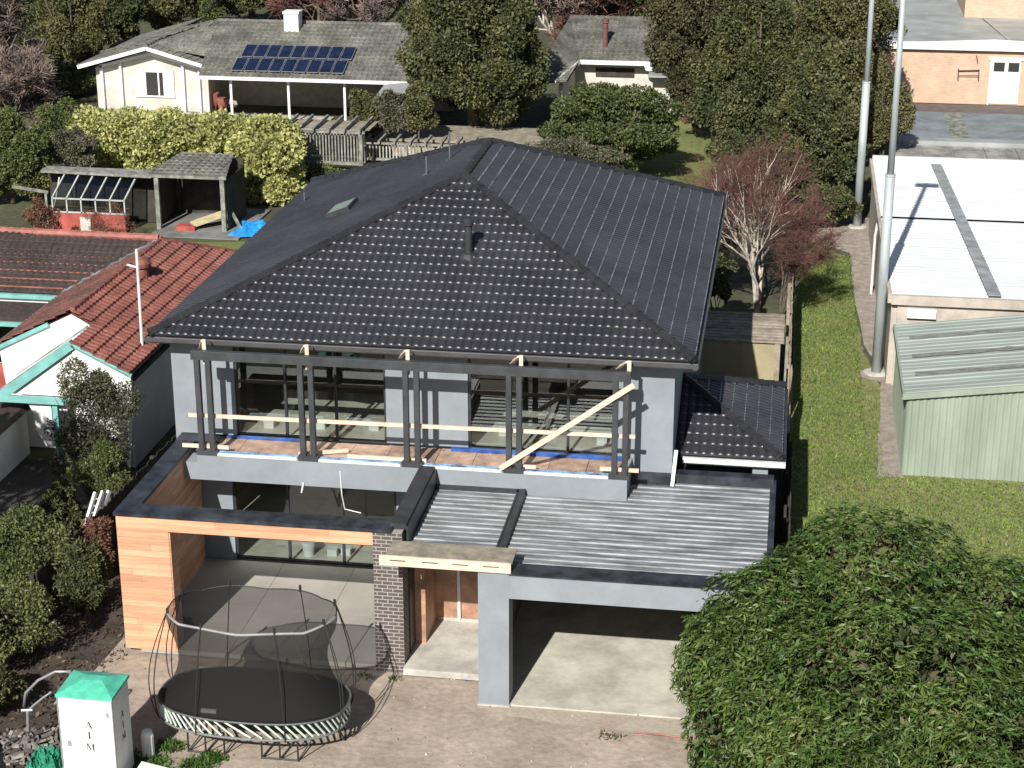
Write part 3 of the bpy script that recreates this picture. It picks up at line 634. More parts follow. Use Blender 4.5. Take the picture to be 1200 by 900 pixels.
slope('tile_slope', REDT, NR, [(-20.1, 57.9, 2.72), (-30, 57.9, 2.72), (-30, 55.4, RZ), (-20.03, 55.15, RZ)], course=.38, roll=.24)
m = MB()
dn = Vector((0, -.894, -.447))
for i in range(1, 8):
    t = i*.38; c = Vector((-25, 55.4, RZ))+dn*(t-.02)+Vector((0, -.02, .075)); x1_ = min(-20.2, -20.1-(t*.894)*1.05); m.beam((-30, c.y, c.z), (x1_, c.y, c.z), .07, .035)
m.build('tile_edges', REDE, NR, label='red nosing line of the grimy roof courses')
ridge('ridge_cap', REDE, NR, [(-30, 55.4, RZ+.07), (-20.1, 55.2, RZ+.07)], .13, .42); ridge('ridge_cap', REDT, NR, [(-20.05, 55.1, RZ+.06), (EX, 57.8, zr_(EX)+.02)], .07); ridge('ridge_cap', REDT, NR, [(-20.03, 47.5, RZ+.05), (-20.03, 55.1, RZ+.02)], .07)
MB().beam((-22.6, 52.87, 2.83), (-20.1, 55.1, RZ+.03), .3, .05).build('valley', GALV, NR)
# gables
def gable(name, mt, pts, y, th=.12): return MB().prism_y([(x, z) for x, z in pts], y, y+th).build(name, mt, N)
gable('wall', STUCCO, [(-22.35, 2.8), (-22.1, .0), (-19.5, 0), (-19.5, 3.6), (-20.03, 3.96)][::1], 47.45)
gable('wall', STUCCO, [(-19.4, 0), (-17.95, 0), (-17.75, 2.0), (-17.75, 2.82), (-19.4, 3.62)], 45.72)
gable('pediment', STUCCO, [(-21.5, 2.08), (-19.42, 2.08), (-19.42, 3.6)], 45.75)
B('wall', STUCCO, N, (-17.98, -17.85, 45.85, 57.5, 0, 2.75)); B('wall', STUCCO, N, (-19.5, -19.38, 45.85, 47.44, 0, 3.5)); B('wall', STUCCO, N, (-22.5, -18, 57.3, 57.42, 0, 2.7))
B('eave', DARKWOOD, N, (-17.85, -17.7, 45.9, 57.5, 2.6, 2.72))
m = MB(); m.beam((-21.85, 45.66, 1.85), (-19.36, 45.66, 3.68), .06, .26); m.build('bargeboard', TEAL, N)
m = MB(); m.beam((-19.36, 45.66, 3.66), (-17.7, 45.66, 2.83), .06, .12); m.build('bargeboard', TEAL, N)
m = MB(); m.box(-21.75, -19.5, 45.62, 45.7, 1.86, 2.07); m.build('porch_beam', TEAL, N)
m = MB(); m.beam((-22.62, 47.38, 2.72), (-20.75, 47.38, 3.64), .06, .12); m.build('bargeboard', TEAL, N)
m = MB(); m.hexa([(-21.9, 45.7, 1.9), (-19.4, 45.7, 3.66), (-19.4, 47.45, 3.66), (-21.9, 47.45, 1.9)], [(-21.9, 45.7, 1.97), (-19.4, 45.7, 3.73), (-19.4, 47.45, 3.73), (-21.9, 47.45, 1.97)]); m.build('porch_roof', STUCCO, NR, label='white painted porch roof slope')
m = MB(); m.beam((-21.9, 45.8, 2.0), (-19.42, 45.8, 3.74), .12, .06); m.beam((-21.8, 47.2, 2.1), (-19.5, 47.2, 3.7), .1, .05); m.build('flashing', GALV, N)
m = MB(); m.prism_y([(-20.9, 1.85), (-20.75, 1.5), (-20.7, 1.0), (-20.45, .5), (-20.2, .5), (-20.2, 1.85)], 45.8, 46.0); m.build('porch_bracket', STUCCO, N)
B('wall', STUCCO, N, (-22.4, -20.2, 46.9, 47.0, 0, 1.5)); B('porch_post', TEAL, N, (-20.15, -20.0, 45.75, 45.9, 0, 1.86))
# left verandah
B('gutter', TEAL, NR, (-30, -22.62, 52.68, 52.82, 2.62, 2.76)); B('gutter', TEAL, NR, (-22.75, -22.62, 47.5, 52.68, 2.62, 2.74)); B('fascia', WHITEM, NR, (-30, -22.66, 52.83, 52.88, 2.35, 2.62))
m = MB(); m.hexa([(-30, 51.5, 2.2), (-22.7, 51.5, 2.2), (-22.7, 52.82, 2.42), (-30, 52.82, 2.42)], [(-30, 51.5, 2.26), (-22.7, 51.5, 2.26), (-22.7, 52.82, 2.48), (-30, 52.82, 2.48)]); m.build('verandah_roof', REDDK, N, label='dark mossy verandah roof')
B('gutter', TEAL, N, (-30, -22.7, 51.36, 51.49, 2.12, 2.25)); B('verandah_post', CREAM, N, (-23.1, -22.95, 51.55, 51.7, 0, 2.1)); B('verandah_post', CREAM, N, (-25.2, -25.1, 51.55, 51.7, 0, 2.1)); B('wall', DARKWOOD, N, (-30, -22.6, 52.9, 53.0, 0, 2.6))
B('wall', STUCCO, N, (-30, -22.65, 51.6, 51.7, 0, .8)); B('wall', REDP, N, (-24.5, -22.2, 48.6, 48.7, 0, 1.9), label='red brick lower wall')
# mast and round vent
v = atY(167, 412, 47.6); t = atY(160, 292, 47.6)
m = MB(); m.tube([(v.x, v.y, v.z-.1), (t.x, t.y, t.z)], .045, 8); m.tube([(t.x+.02, t.y, t.z-.55), (t.x-.35, t.y+.1, t.z-.5)], .03, 6); m.build('mast', GUTW, N)
x = -19.55; y = 52.0; z = zr_(x); MB().lathe([(.2, z-.1), (.2, z+.25), (.28, z+.3), (.3, z+.42), (.2, z+.55), (.05, z+.6)], x, y, 14).build('roof_vent', REDT, NR)
# low outbuilding at the very left edge
O = thing('low_outbuilding', (-22.5, 41.5, 0), 'low white walled outbuilding with a small dark tiled roof at the left picture edge', 'outbuilding')
p1 = atZ(14, 492, 1.5); B('wall', STUCCO, O, (-25, p1.x-.1, p1.y-1.2, p1.y+1.2, 0, 1.35)); MB().prism_y([(-25, 1.36), (p1.x, 1.36), (p1.x-.1, 1.5), (-25, 2.0)], p1.y-1.3, p1.y+1.3).build('roof', REDDK, O)

# ================================================================== YARD THINGS
# trampoline
cx, cy, zt = -10.37, 32.32, .9; RA, RB = 2.0, 1.12
def sup(a, ra, rb, e=2.5):
    c, s = math.cos(a), math.sin(a); return (cx+ra*math.copysign(abs(c)**(2/e), c), cy+rb*math.copysign(abs(s)**(2/e), s))
T = thing('trampoline', (cx, cy, 0), 'oval springless trampoline with black mat and tall black safety net', 'trampoline')
NN = 64; m = MB(); m.hexa([(*sup(2*math.pi*i/NN, RA, RB), zt-.02) for i in range(NN)], [(*sup(2*math.pi*i/NN, RA, RB), zt) for i in range(NN)]); m.build('jumping_mat', BLACKM, T)
m = MB(); pts = [Vector((*sup(2*math.pi*i/NN, RA+.01, RB+.01), zt+.005)) for i in range(NN+1)]; m.tube(pts, .022, 6, cap=False); m.build('mat_edge', mat('mat_edge', (.10, .11, .10), .6), T)
fr = MB(); fp = [Vector((*sup(2*math.pi*i/NN, RA-.02, RB-.02), .52)) for i in range(NN+1)]; fr.tube(fp, .028, 8, cap=False); fr.build('base_ring', mat('ring_steel', (.16, .17, .165), .5, .1), T)
m = MB(); nr = 64
for i in range(nr):
    a = 2*math.pi*i/nr; m.tube([(*sup(a, RA-.02, RB-.02), zt-.03), (*sup(a+.16, RA-.02, RB-.02), .56)], .023, 5)
rods = m.build('spring_rods', RODM, T); rods['kind'] = 'stuff'
def legframe(xs, y0, y1, sgn):
    m = MB(); n = len(xs)
    for x in xs: m.tube([(x, y0, .52), (x, y0-.02*sgn, .0)], .02, 6)
    m.tube([(xs[0], y0-.02*sgn, .02), (xs[-1], y0-.02*sgn, .02)], .02, 6)
    for a, b in zip(xs[:-1], xs[1:]): m.tube([(a, y0-.02*sgn, .03), (b-.03, y0+.02, .5)], .014, 5)
    m.tube([(xs[-1], y0-.02*sgn, .03), (xs[-1]+.3, y0+.1*sgn, .5)], .014, 5)
    return m.build('leg_frame', BLACKT, T)
legframe((-11.55, -11.18, -10.78), 31.42, 0, 1); legframe((-9.98, -9.6, -9.22), 31.4, 0, 1); legframe((-11.5, -11.1, -10.7), 33.2, 0, -1); legframe((-9.9, -9.5, -9.1), 33.2, 0, -1)
for s in (1, -1):
    x = cx+s*(RA-.15); m = MB(); m.tube([(x, cy-.35, .52), (x+.05*s, cy, 0), (x, cy+.35, .52)], .02, 6); m.build('leg_frame', BLACKT, T)
# net: eight outward-bowed poles, net surface pinched in between
NT = 2.82; ncy = cy+.12
def netp(a, t):      # t 0 bottom 1 top
    r = 1-.17*math.sin(math.pi*min(1, t*1.15))**.9 if t < .87 else 1-.17*math.sin(math.pi)**2; x, y = sup(a, (RA-.05)*r*(1-.10*t), (RB-.05)*(1-.02*t)*(1-.3*(1-r)), 2.3)
    pole = abs(math.cos(a*4))
    sag = -.05*(1-abs(math.cos((a-.39)*4)))*max(0, t-.5)*2
    return Vector((x, y+.12*t, zt+.02+(NT-zt)*t+sag))
m = MB(); na, ntt = 64, 12
for j in range(ntt+1):
    for i in range(na): m.V.append(tuple(netp(2*math.pi*i/na, j/ntt)))
for j in range(ntt):
    for i in range(na): m.F.append((j*na+i, j*na+(i+1) % na, (j+1)*na+(i+1) % na, (j+1)*na+i))
m.build('safety_net', NETM, T, smooth=True)
tp = [netp(2*math.pi*i/na, 1) for i in range(na+1)]
fsel = [p for i, p in enumerate(tp) if 32 <= i <= 64]
m = MB(); m.tube([tuple(p+Vector((0, 0, -.0))) for p in fsel], .026, 6); m.build('net_top_band', mat('pale_band', (.30, .30, .30), .7), T, label='pale grey band along the front top edge of the net')
m = MB(); m.tube([tuple(p) for i, p in enumerate(tp) if i <= 32], .014, 6); m.build('net_top_band', BLACKT, T)
for kq in range(8):
    a = .39+kq*math.pi/4; b0 = Vector((*sup(a, RA+.03, RB+.03), .5)); tq = netp(a, 1)+Vector((0, 0, .08)); out = Vector((b0.x-cx, b0.y-cy, 0)).normalized()
    pts = []
    for i in range(11):
        t = i/10; p = b0.lerp(tq, t)+out*((.17 if kq in (0, 3, 4, 7) else .04)*math.sin(math.pi*(t**.8))); pts.append(p)
    m = MB(); m.tube(pts, .012, 6)
    if kq in (3, 4, 7, 0): m.tube([p+Vector((.09 if out.x > 0 else -.09, -.1, 0))*math.sin(math.pi*i/10) for i, p in enumerate(pts)], .012, 5)
    m.lathe([(.03, tq.z-.1), (.03, tq.z+.04), (.01, tq.z+.05)], tq.x, tq.y, 8); m.build('net_pole', BLACKT, T)
m = MB(); aa = -math.pi/2+.62
q0 = netp(aa, 1); m.tube([q0+Vector((-.02, 0, .02)), q0+Vector((.05, .5, -.9)), (q0.x+.1, cy+.75, zt+.05)], .016, 6); m.build('net_zip', mat('zip_tape', (.4, .38, .36), .6), T)
o = MB(); q = atZ(245, 838, zt-.05); o.box(q.x-.16, q.x+.16, q.y-.03, q.y+.03, zt+.01, zt+.08); o.build('badge', mat('badge', (.45, .45, .42), .5), T)
# portable toilet
A = thing('portable_toilet', (-12.95, 30.15, 0), 'white portable toilet with a green roof and black AIM lettering', 'portable toilet')
X0, X1, Y0, Y1 = -13.52, -12.43, 29.7, 30.62; zt_ = 2.08
m = MB(); n = 6
m.box(X0+.02, X1-.02, Y0+.02, Y1-.02, .05, zt_)
for i in range(n):
    a = X0+(X1-X0)*i/n; b = X0+(X1-X0)*(i+1)/n; m.box(a+.004, b-.004, Y0, Y0+.018, .05, zt_-.001)
for i in range(5):
    a = Y0+.02+(Y1-Y0-.02)*i/5; b = Y0+.02+(Y1-Y0-.02)*(i+1)/5; m.box(X1-.018, X1, a+.004, b-.004, .05, zt_-.001); m.box(X0, X0+.018, a+.004, b-.004, .05, zt_-.001)
m.build('cabin', WHITEC, A)
B('corner_trim', SILVER, A, (X1-.0, X1+.02, Y0-.02, Y0+.02, .05, zt_), (X0-.02, X0, Y0-.02, Y0+.02, .05, zt_)); B('skid', DARKWOOD, A, (X0, X1, Y0+.1, Y0+.2, 0, .05), (X0, X1, Y1-.2, Y1-.1, 0, .05))
m = MB(); o = .035; xm0, xm1 = X0+.38, X1-.3; ym0, ym1 = Y0+.38, Y1-.34
m.hexa([(X0-o, Y0-o, zt_+.001), (X1+o, Y0-o, zt_+.001), (X1+o, Y1+o, zt_+.001), (X0-o, Y1+o, zt_+.001)], [(X0-o, Y0-o, zt_+.06), (X1+o, Y0-o, zt_+.06), (X1+o, Y1+o, zt_+.06), (X0-o, Y1+o, zt_+.06)])
m.hexa([(X0-o, Y0-o, zt_+.061), (X1+o, Y0-o, zt_+.061), (X1+o, Y1+o, zt_+.061), (X0-o, Y1+o, zt_+.061)], [(xm0, ym0, zt_+.2), (xm1, ym0, zt_+.2), (xm1, ym1, zt_+.2), (xm0, ym1, zt_+.2)])
m.build('roof', TEALP, A)
B('sign_plate', WHITEM, A, (-13.02, -12.84, Y0-.006, Y0-.001, .72, 1.72))
B('door_seam', mat('seam', (.25, .25, .25), .6), A, (X0+.09, X0+.098, Y0-.003, Y0-.0005, .1, 1.98), (X1-.09, X1-.082, Y0-.003, Y0-.0005, .1, 1.98))
B('latch', SILVER, A, (X0+.13, X0+.2, Y0-.03, Y0-.003, 1.0, 1.12))
for z in (.4, 1.7): B('hinge', SILVER, A, (X1-.12, X1-.07, Y0-.015, Y0-.001, z, z+.1))
GLY = {'A': [(-.38, 0, 0, 1, .07), (.38, 0, 0, 1, .19), (-.2, .34, .24, .34, .06)], 'I': [(0, 0, 0, 1, .22), (-.16, .02, .16, .02, .05), (-.16, .98, .16, .98, .05)],
       'M': [(-.42, 0, -.4, 1, .07), (.42, 0, .4, 1, .19), (-.36, 1, .02, .12, .17), (.02, .12, .4, 1, .06)]}
def letter(ch, size, x, y, z, side):
    mb = MB()
    for (a, b, c, d, w_) in GLY[ch]:
        if b == d: q = [(a, b-w_/2), (c, b-w_/2), (c, d+w_/2), (a, d+w_/2)]
        else: q = [(a-w_/2, b), (a+w_/2, b), (c+w_/2, d), (c-w_/2, d)]
        k = .0004*len(mb.F)/6
        P3 = [((x+u*size, y-.003-k, z+v*size) if side == 0 else (x+.003+k, y+u*size, z+v*size)) for u, v in q]; P4 = [((px_, py_+.003, pz_) if side == 0 else (px_-.003, py_, pz_)) for px_, py_, pz_ in P3]
        mb.hexa(P4, P3)
    return mb.build('lettering', BLACKT, A)
for ch, z in (('A', 1.42), ('I', 1.19), ('M', .93)):
    letter(ch, .155, -12.93, Y0-.007, z, 0); letter(ch, .155, X1+.004, Y0+.5, z, 1)
letter('A', .14, -13.2, Y0-.004, .35, 0)
# vents beside the cabin
m = MB()
q = atY(151, 806, 31.2); m.lathe([(.13, 0), (.13, .5), (.1, .6), (.03, .63)], -12.45+.15, 31.1, 14); tag(m.build('gas_bottle', WHITEM), 'white rounded bottle standing behind the portable toilet', 'bottle')
# tube frame, tarp, net pile, white board
def pxs(l, y): return [atY(px, py, y) for px, py in l]
Fm = thing('tube_frame', (-14.6, 31.2, 0), 'bent silver tube frame leaning among rubbish left of the portable toilet', 'frame')
m = MB(); pp = pxs([(28, 828), (30, 812), (45, 797), (65, 787), (83, 787)], 31.4); m.tube(pp, .03, 7); m.tube([pp[-1], pp[-1]+Vector((.03, -.3, -.25)), pp[-1]+Vector((-.2, -.5, -.5))], .025, 7); m.build('arch', SILVER, Fm, smooth=True)
m = MB(); pp = pxs([(60, 811), (50, 818), (40, 826), (32, 834)], 31.0); m.tube(pp, .022, 6); q = atY(32, 834, 31.0); m.tube([q, (q.x-.05, 31.0, .0)], .03, 7); m.tube([q+Vector((-.12, 0, .02)), q+Vector((.12, 0, .05))], .03, 6); m.build('upright', SILVER, Fm)
def heap(name, c, Rr, m_, n, L, Wd, seed, label, cat):
    rg = np.random.default_rng(seed); p = rg.normal(0, 1, (n, 3)); p /= np.linalg.norm(p, axis=1, keepdims=True); d = p.copy(); p[:, 2] = abs(p[:, 2]); p = p*np.array(Rr)*rg.uniform(.6, 1, (n, 1))+np.array(c)
    return tag(leaves(name, m_, None, p, d, L, Wd, seed, .4, .8), label, cat)
GNET2 = mat('green_mesh_sheet', (.015, .30, .18), .6, .5, 9, .8, 25, col2=(.01, .10, .06), speck=.3)
def crumple(name, c, w, d, h, m_, seed, label, cat, n=26, f=2.2, rot=0.0):
    off = Vector((seed*7.3, seed*3.1, 0)); mb = MB()
    for j in range(n+1):
        for i in range(n+1):
            u = i/n*2-1; v = j/n*2-1; e = 1-max(abs(u), abs(v))**3; edge = 1+.18*noise.noise(Vector((u*1.7, v*1.7, seed)))
            x = u*w*edge; y = v*d*edge; q = Vector((x, y, 0))*f/max(w, d)+off
            z = h*(e*.55+.1)*(.8+.9*abs(noise.noise(q))+.35*abs(noise.noise(q*2.6)))
            mb.V.append((c[0]+x*math.cos(rot)-y*math.sin(rot), c[1]+x*math.sin(rot)+y*math.cos(rot), c[2]+max(.01, z)))
    for j in range(n):
        for i in range(n): a = j*(n+1)+i; mb.F.append((a, a+1, a+n+2, a+n+1))
    return tag(mb.build(name, m_), label, cat)
crumple('green_netting', (-14.05, 30.1, 0), .42, .4, .75, GNET2, 3, 'crumpled bright green netting on the ground left of the portable toilet', 'netting', n=34, f=6.5)
rr = random.Random(31); mb = MB()
for i in range(260):
    a = rr.uniform(0, 6.28); q = rr.uniform(0, 1)**.6; x = -14.75+math.cos(a)*q*.95; y = 30.95+math.sin(a)*q*.65; z = (1-q)*.5*rr.uniform(.3, 1)+.03; d_ = Vector((rr.gauss(0, 1), rr.gauss(0, 1), rr.gauss(0, .4))).normalized()*rr.uniform(.05, .2)
    mb.beam(Vector((x, y, z))-d_, Vector((x, y, z))+d_, rr.uniform(.03, .1), rr.uniform(.02, .06))
o = mb.build('rubble_heap', mat('rubble', (.20, .18, .16), .9, .3, 3, isl=.75)); o['kind'] = 'stuff'
struct(MB().face([(-18.6, 26, -.004), (-14.95, 26, -.004), (-14.6, 31, -.004), (-14.75, 34, -.004), (-14.3, 41, -.004), (-16.5, 41, -.004), (-18.6, 37, -.004)]).build('shaded_garden_bed', mat('shaded_soil', (.075, .055, .042), .95, .3, 1.5, .9, 9, col2=(.03, .023, .018), speck=.4)))  # soil sheet with the bushes' shade painted into its dark brown
pts = pxs([(0, 855), (12, 858), (38, 893), (40, 905), (0, 905)], 30.4)
m = MB(); m.hexa([(-16.4, 31.0, 0), (-16.4, 29, 0), (-14.85, 29, 0), (-15.1, 30.6, 0)], [(-16.2, 30.5, .95), (-16.2, 29, .95), (-15.6, 29, .8), (-15.5, 30.2, .75)])
tag(m.build('dark_cover', mat('dark_sheet', (.07, .075, .075), .8, .3, 3, .5, 5)), 'dark grey sheeting draped over a heap at the bottom left corner', 'cover')
q = atZ(166, 893, .3); m = MB(); m.hexa([(q.x, q.y-.9, .28), (q.x+1.1, q.y-1.2, .28), (q.x+.85, q.y-.22, .28), (q.x, q.y, .28)], [(q.x, q.y-.9, .32), (q.x+1.1, q.y-1.2, .32), (q.x+.85, q.y-.22, .32), (q.x, q.y, .32)])
m.box(q.x+.1, q.x+.2, q.y-.6, q.y-.5, 0, .28); m.box(q.x+.6, q.x+.7, q.y-.8, q.y-.7, 0, .28); tag(m.build('white_board', WHITEM), 'white board on blocks right of the portable toilet at the bottom edge', 'board')
# ladder
L_ = thing('ladder', (-17, 39.9, 0), 'white ladder leaning in the shrubs beside the driveway', 'ladder')
a0 = atY(90, 650, 39.6); a1 = atY(112, 577, 40.6); b0 = atY(101, 648, 39.9); b1 = atY(128, 575, 40.9)
for a, b in ((a0, a1), (b0, b1)): m = MB(); m.beam(a, b, .07, .11); m.build('rail', WHITEM, L_)
c0 = a0+Vector((.12, .05, 0)); c1 = a1+Vector((.18, .05, .03)); m = MB(); m.beam(c0, c1, .06, .1); m.build('rail', WHITEM, L_)
m = MB()
for i in range(1, 9): m.beam(a0.lerp(a1, i/9), b0.lerp(b1, i/9), .03, .03)
m.build('rung', WHITEM, L_)
# small litter
for (px, py, c, lb) in ((543, 793, TARP, 'blue scrap of plastic on the dirt under the porch slab'), (533, 792, WHITEM, 'white scrap of plastic on the dirt beside the blue scrap')):
    q = atZ(px, py, .01); heap('plastic_scrap', (q.x, q.y, 0), (.12, .08, .06), c, 14, .12, .08, px, lb, 'scrap')
q = atZ(770, 862, 0); m = MB(); m.tube([(q.x-.5, q.y+.03, .02), (q.x+.1, q.y, .03), (q.x+1.2, q.y-.1, .02)], .02, 5); tag(m.build('orange_strap', REDE), 'orange strap lying on the dirt beside the big tree', 'strap')
rr = random.Random(12); m = MB()
for i in range(190):
    x = rr.uniform(-14.5, 0); y = rr.uniform(28.5, 35.2); s = rr.uniform(.01, .03)
    m.hexa([(x-s, y-s, -.01), (x+s, y-s*.7, -.01), (x+s*.8, y+s, -.01), (x-s, y+s, -.01)], [(x-s*.6, y-s*.5, s*.8), (x+s*.5, y-s*.4, s*.9), (x+s*.4, y+s*.5, s*.7), (x-s*.5, y+s*.6, s*.8)])
o = m.build('loose_stones', mat('stone', (.33, .28, .225), .9, .3, 5, isl=.4)); o['kind'] = 'stuff'

# ================================================================== RIGHT SIDE
def fence(name, p0, p1, h, m, label, pw=.12, seed=1, lean=0, posts=True):
    rr = random.Random(seed); root = thing(name, (p0[0], p0[1], 0), label, 'fence'); a = Vector((*p0, 0)); b = Vector((*p1, 0)); L = (b-a).length; d = (b-a)/L; nn = Vector((-d.y, d.x, 0)); mb = MB(); n = int(L/pw)
    for i in range(n):
        p = a+d*i*pw; q = a+d*(i*pw+pw*.93); t = h+rr.uniform(-.04, .03); o = nn*rr.uniform(-.01, .01); ln = nn*lean*(.5+.5*math.sin(i*.13))
        mb.hexa([p+o, q+o, q+o+nn*.018, p+o+nn*.018], [p+o+ln+Vector((0, 0, t)), q+o+ln+Vector((0, 0, t)), q+o+ln+nn*.018+Vector((0, 0, t)), p+o+ln+nn*.018+Vector((0, 0, t))])
    mb.build('palings', m, root)
    mb = MB()
    for z in (.35, h-.35): mb.beam(a+nn*.045+Vector((0, 0, z)), b+nn*.045+Vector((0, 0, z)), .04, .08)
    mb.build('rails', m, root)
    if posts:
        k = int(L/2.4)
        for i in range(k+1):
            p = a.lerp(b, i/max(1, k))+nn*.12; mb = MB(); mb.box(p.x-.05, p.x+.05, p.y-.05, p.y+.05, 0, h-.05); mb.build('post', m, root)
    return root
fence('paling_fence', (.55, 35.5), (.55, 47.0), 1.75, DARKWOOD, 'dark timber paling fence between the house and the grass strip', seed=2)
fence('paling_fence', (.5, 47.0), (.5, 52.2), 1.9, OLDWOOD, 'pale weathered leaning paling fence beside the small tiled wing', seed=3, lean=.12)
fence('paling_fence', (.45, 52.2), (.45, 64), 1.8, OLDWOOD, 'weathered paling fence running beside the khaki shed and birch tree', seed=4)
fence('paling_fence', (-16.6, 36), (-15.6, 58), 1.5, DARKWOOD, 'dark paling fence between the red roofed house and the new house', seed=5)
K = thing('garden_shed', (-1.1, 56, 0), 'khaki garden shed with a weathered timber slat roof behind the house', 'shed')
B('wall', KHAKI, K, (-2.4, .12, 54.9, 56.9, 0, 1.62)); m = MB()
for i in range(10): m.box(-2.5, .22, 54.8+i*.24, 54.8+i*.24+.2, 1.63+.02*i, 1.68+.02*i)
m.build('slat_roof', OLDWOOD, K); B('door_frame', KHAKI, K, (-1.1, -1.0, 54.86, 54.9, 0, 1.6)); B('corner_post', OLDWOOD, K, (-.05, .12, 54.84, 54.9, 0, 1.62))
tag(B('garden_bin', mat('dark_bin', (.04, .05, .055), .6), None, (-1.9, -1.35, 52.4, 53.0, 0, 1.0), (-1.94, -1.31, 52.36, 53.04, 1.001, 1.06)), 'dark bin in the shade between house and khaki shed', 'bin')
# lamp poles
def pole(bx_, by, top, label, r, side, steph):
    P_ = thing('lamp_pole', (bx_, by, 0), label, 'lamp pole', 'tall floodlight poles beside the grass')
    MB().tube([(bx_, by, 0), (bx_, by, steph)], [r, r*.92], 12).build('lower_pole', POLEM, P_, smooth=True)
    MB().tube([(bx_, by, steph), (bx_, by, top)], [r*.68, r*.5], 12).build('upper_pole', POLEM, P_, smooth=True)
    MB().tube([(bx_, by, steph-.05), (bx_, by, steph+.02)], [r*1.02, r*.95], 12).build('collar', POLEM, P_)
    MB().box(bx_-.45, bx_+.45, by-.5, by-.12, top-.1, top+.1).build('lamp_head', SILVER, P_); MB().lathe([(.42, 0.0), (.42, .03), (.3, .05)], bx_, by, 14).build('footing', CONC, P_); return P_
pole(3.25, 57.16, 13.2, 'tall grey lamp pole nearest the green shed', .165, 1, 6.6)
pole(3.07, 75.6, 13.0, 'tall grey lamp pole further back beside the dark trees', .175, 1, 6.1)
# white warehouse
S = thing('white_warehouse', (9, 65, 0), 'low warehouse with broad white ribbed steel roof and grey strip', 'warehouse')
wx0, wx1, wy0, wy1, wz = 3.4, 20, 56.0, 75.0, 3.0
B('wall', BEIGE, S, (wx0+.12, wx0+.3, wy0+.2, wy1-.2, 0, 2.85)); B('wall', BEIGE, S, (wx0+.3, wx1, wy0+.1, wy0+.3, 0, 2.7)); B('wall', BEIGE, S, (wx0+.3, wx1, wy1-.3, wy1-.1, 0, 2.85))
for ya, yb in ((wy0+.12, 65.62), (65.68, wy1)): corr('steel_roof', WROOF, S, wx0+.1, wx1, ya, yb, lambda x, y: wz+(.0 if y < 65.65 else .05), .36, .018)
B('edge_trim', BEIGE, S, (wx0-.02, wx0+.1, wy0, wy1, 2.75, 3.06)); B('edge_trim', BEIGE, S, (wx0+.1, wx1, wy0-.05, wy0+.1, 2.72, 3.02)); B('edge_trim', WHITEM, S, (wx0+.1, wx1, wy1, wy1+.25, 2.9, 3.15))
a = atZ(1097, 193, 3.1); b = atZ(1166, 347, 3.1); d = (b-a).normalized()
w0, w1 = .20, .20; n_ = Vector((-d.y, d.x, 0))
m = MB(); m.hexa([a-n_*w0, b-n_*w1, b+n_*w1, a+n_*w0], [p+Vector((0, 0, .03)) for p in (a-n_*w0, b-n_*w1, b+n_*w1, a+n_*w0)]); m.build('grey_strip', mat('strip_grey', (.29, .30, .305), .7, .15, 2), S)
m = MB(); m.tube([(wx0+.02, 66, 2.7), (wx0-.04, 66, 2.2), (wx0-.04, 66, 0)], .05, 8); m.build('downpipe', GUTW, S)
m = MB(); m.tube([(wx0+.02, 59.6, 2.7), (wx0-.06, 59.4, 1.6), (wx0-.04, 59.4, 0)], .05, 8); m.build('downpipe', GUTW, S); B('vent_box', WHITEM, S, (4.0, 4.9, 55.94, 56.05, 2.3, 2.6))
# green shed
G = thing('green_shed', (6, 50, 0), 'pale green corrugated steel shed with lichen streaked roof', 'shed')
gx, gy0, gy1 = 3.68, 48.6, 54.75; zl = lambda x: 2.42+(x-3.68)*.137
m = MB(); x = gx; xs = []
while x < 14:
    for t, q in ((0, 0), (.25, 1), (.6, 1), (.85, 0)): xs.append((x+t*.19, q))
    x += .19
for xx, q in xs: m.V.append((xx, gy0-q*.03, 0)); m.V.append((xx, gy0-q*.03, zl(xx)-.06))
for i in range(len(xs)-1): m.F.append((2*i, 2*i+2, 2*i+3, 2*i+1))
m.build('ribbed_wall', GREENM, G)
m = MB(); y = gy0; ys = []
while y < gy1-.2:
    for t, q in ((0, 0), (.25, 1), (.6, 1), (.85, 0)): ys.append((y+t*.19, q))
    y += .19
for yy, q in ys: m.V.append((gx-q*.03, yy, 0)); m.V.append((gx-q*.03, yy, 2.38))
for i in range(len(ys)-1): m.F.append((2*i, 2*i+1, 2*i+3, 2*i+2))
m.build('ribbed_wall', GREENM, G); B('wall', GREENM, G, (gx+.02, 14, gy1-.1, gy1, 0, 2.4))
corr('steel_roof', GREENR, G, gx-.1, 14.2, gy0-.12, gy1+.05, lambda x, y: zl(x)+.02, .3, .02)
m = MB(); m.hexa([(gx-.14, gy0-.16, zl(gx)-.12), (14.2, gy0-.16, zl(14.2)-.12), (14.2, gy0-.1, zl(14.2)-.12), (gx-.14, gy0-.1, zl(gx)-.12)], [(gx-.14, gy0-.16, zl(gx)+.05), (14.2, gy0-.16, zl(14.2)+.05), (14.2, gy0-.1, zl(14.2)+.05), (gx-.14, gy0-.1, zl(gx)+.05)]); m.box(gx-.16, gx-.1, gy0-.1, gy1, 2.28, 2.46); m.build('edge_trim', GREENM, G)
for i, yy in enumerate((50.05, 51.65, 53.3)):
    m = MB(); xx = gx+.25; rr = random.Random(i); top = []; bot = []
    while xx < 14: top.append((xx, yy+.17+rr.uniform(-.05, .05), zl(xx)+.052)); bot.append((xx, yy-.13+rr.uniform(-.05, .05), zl(xx)+.052)); xx += .3
    for j in range(len(top)-1): m.face([bot[j], bot[j+1], top[j+1], top[j]])
    m.build('lichen_streak', GRIME, G)
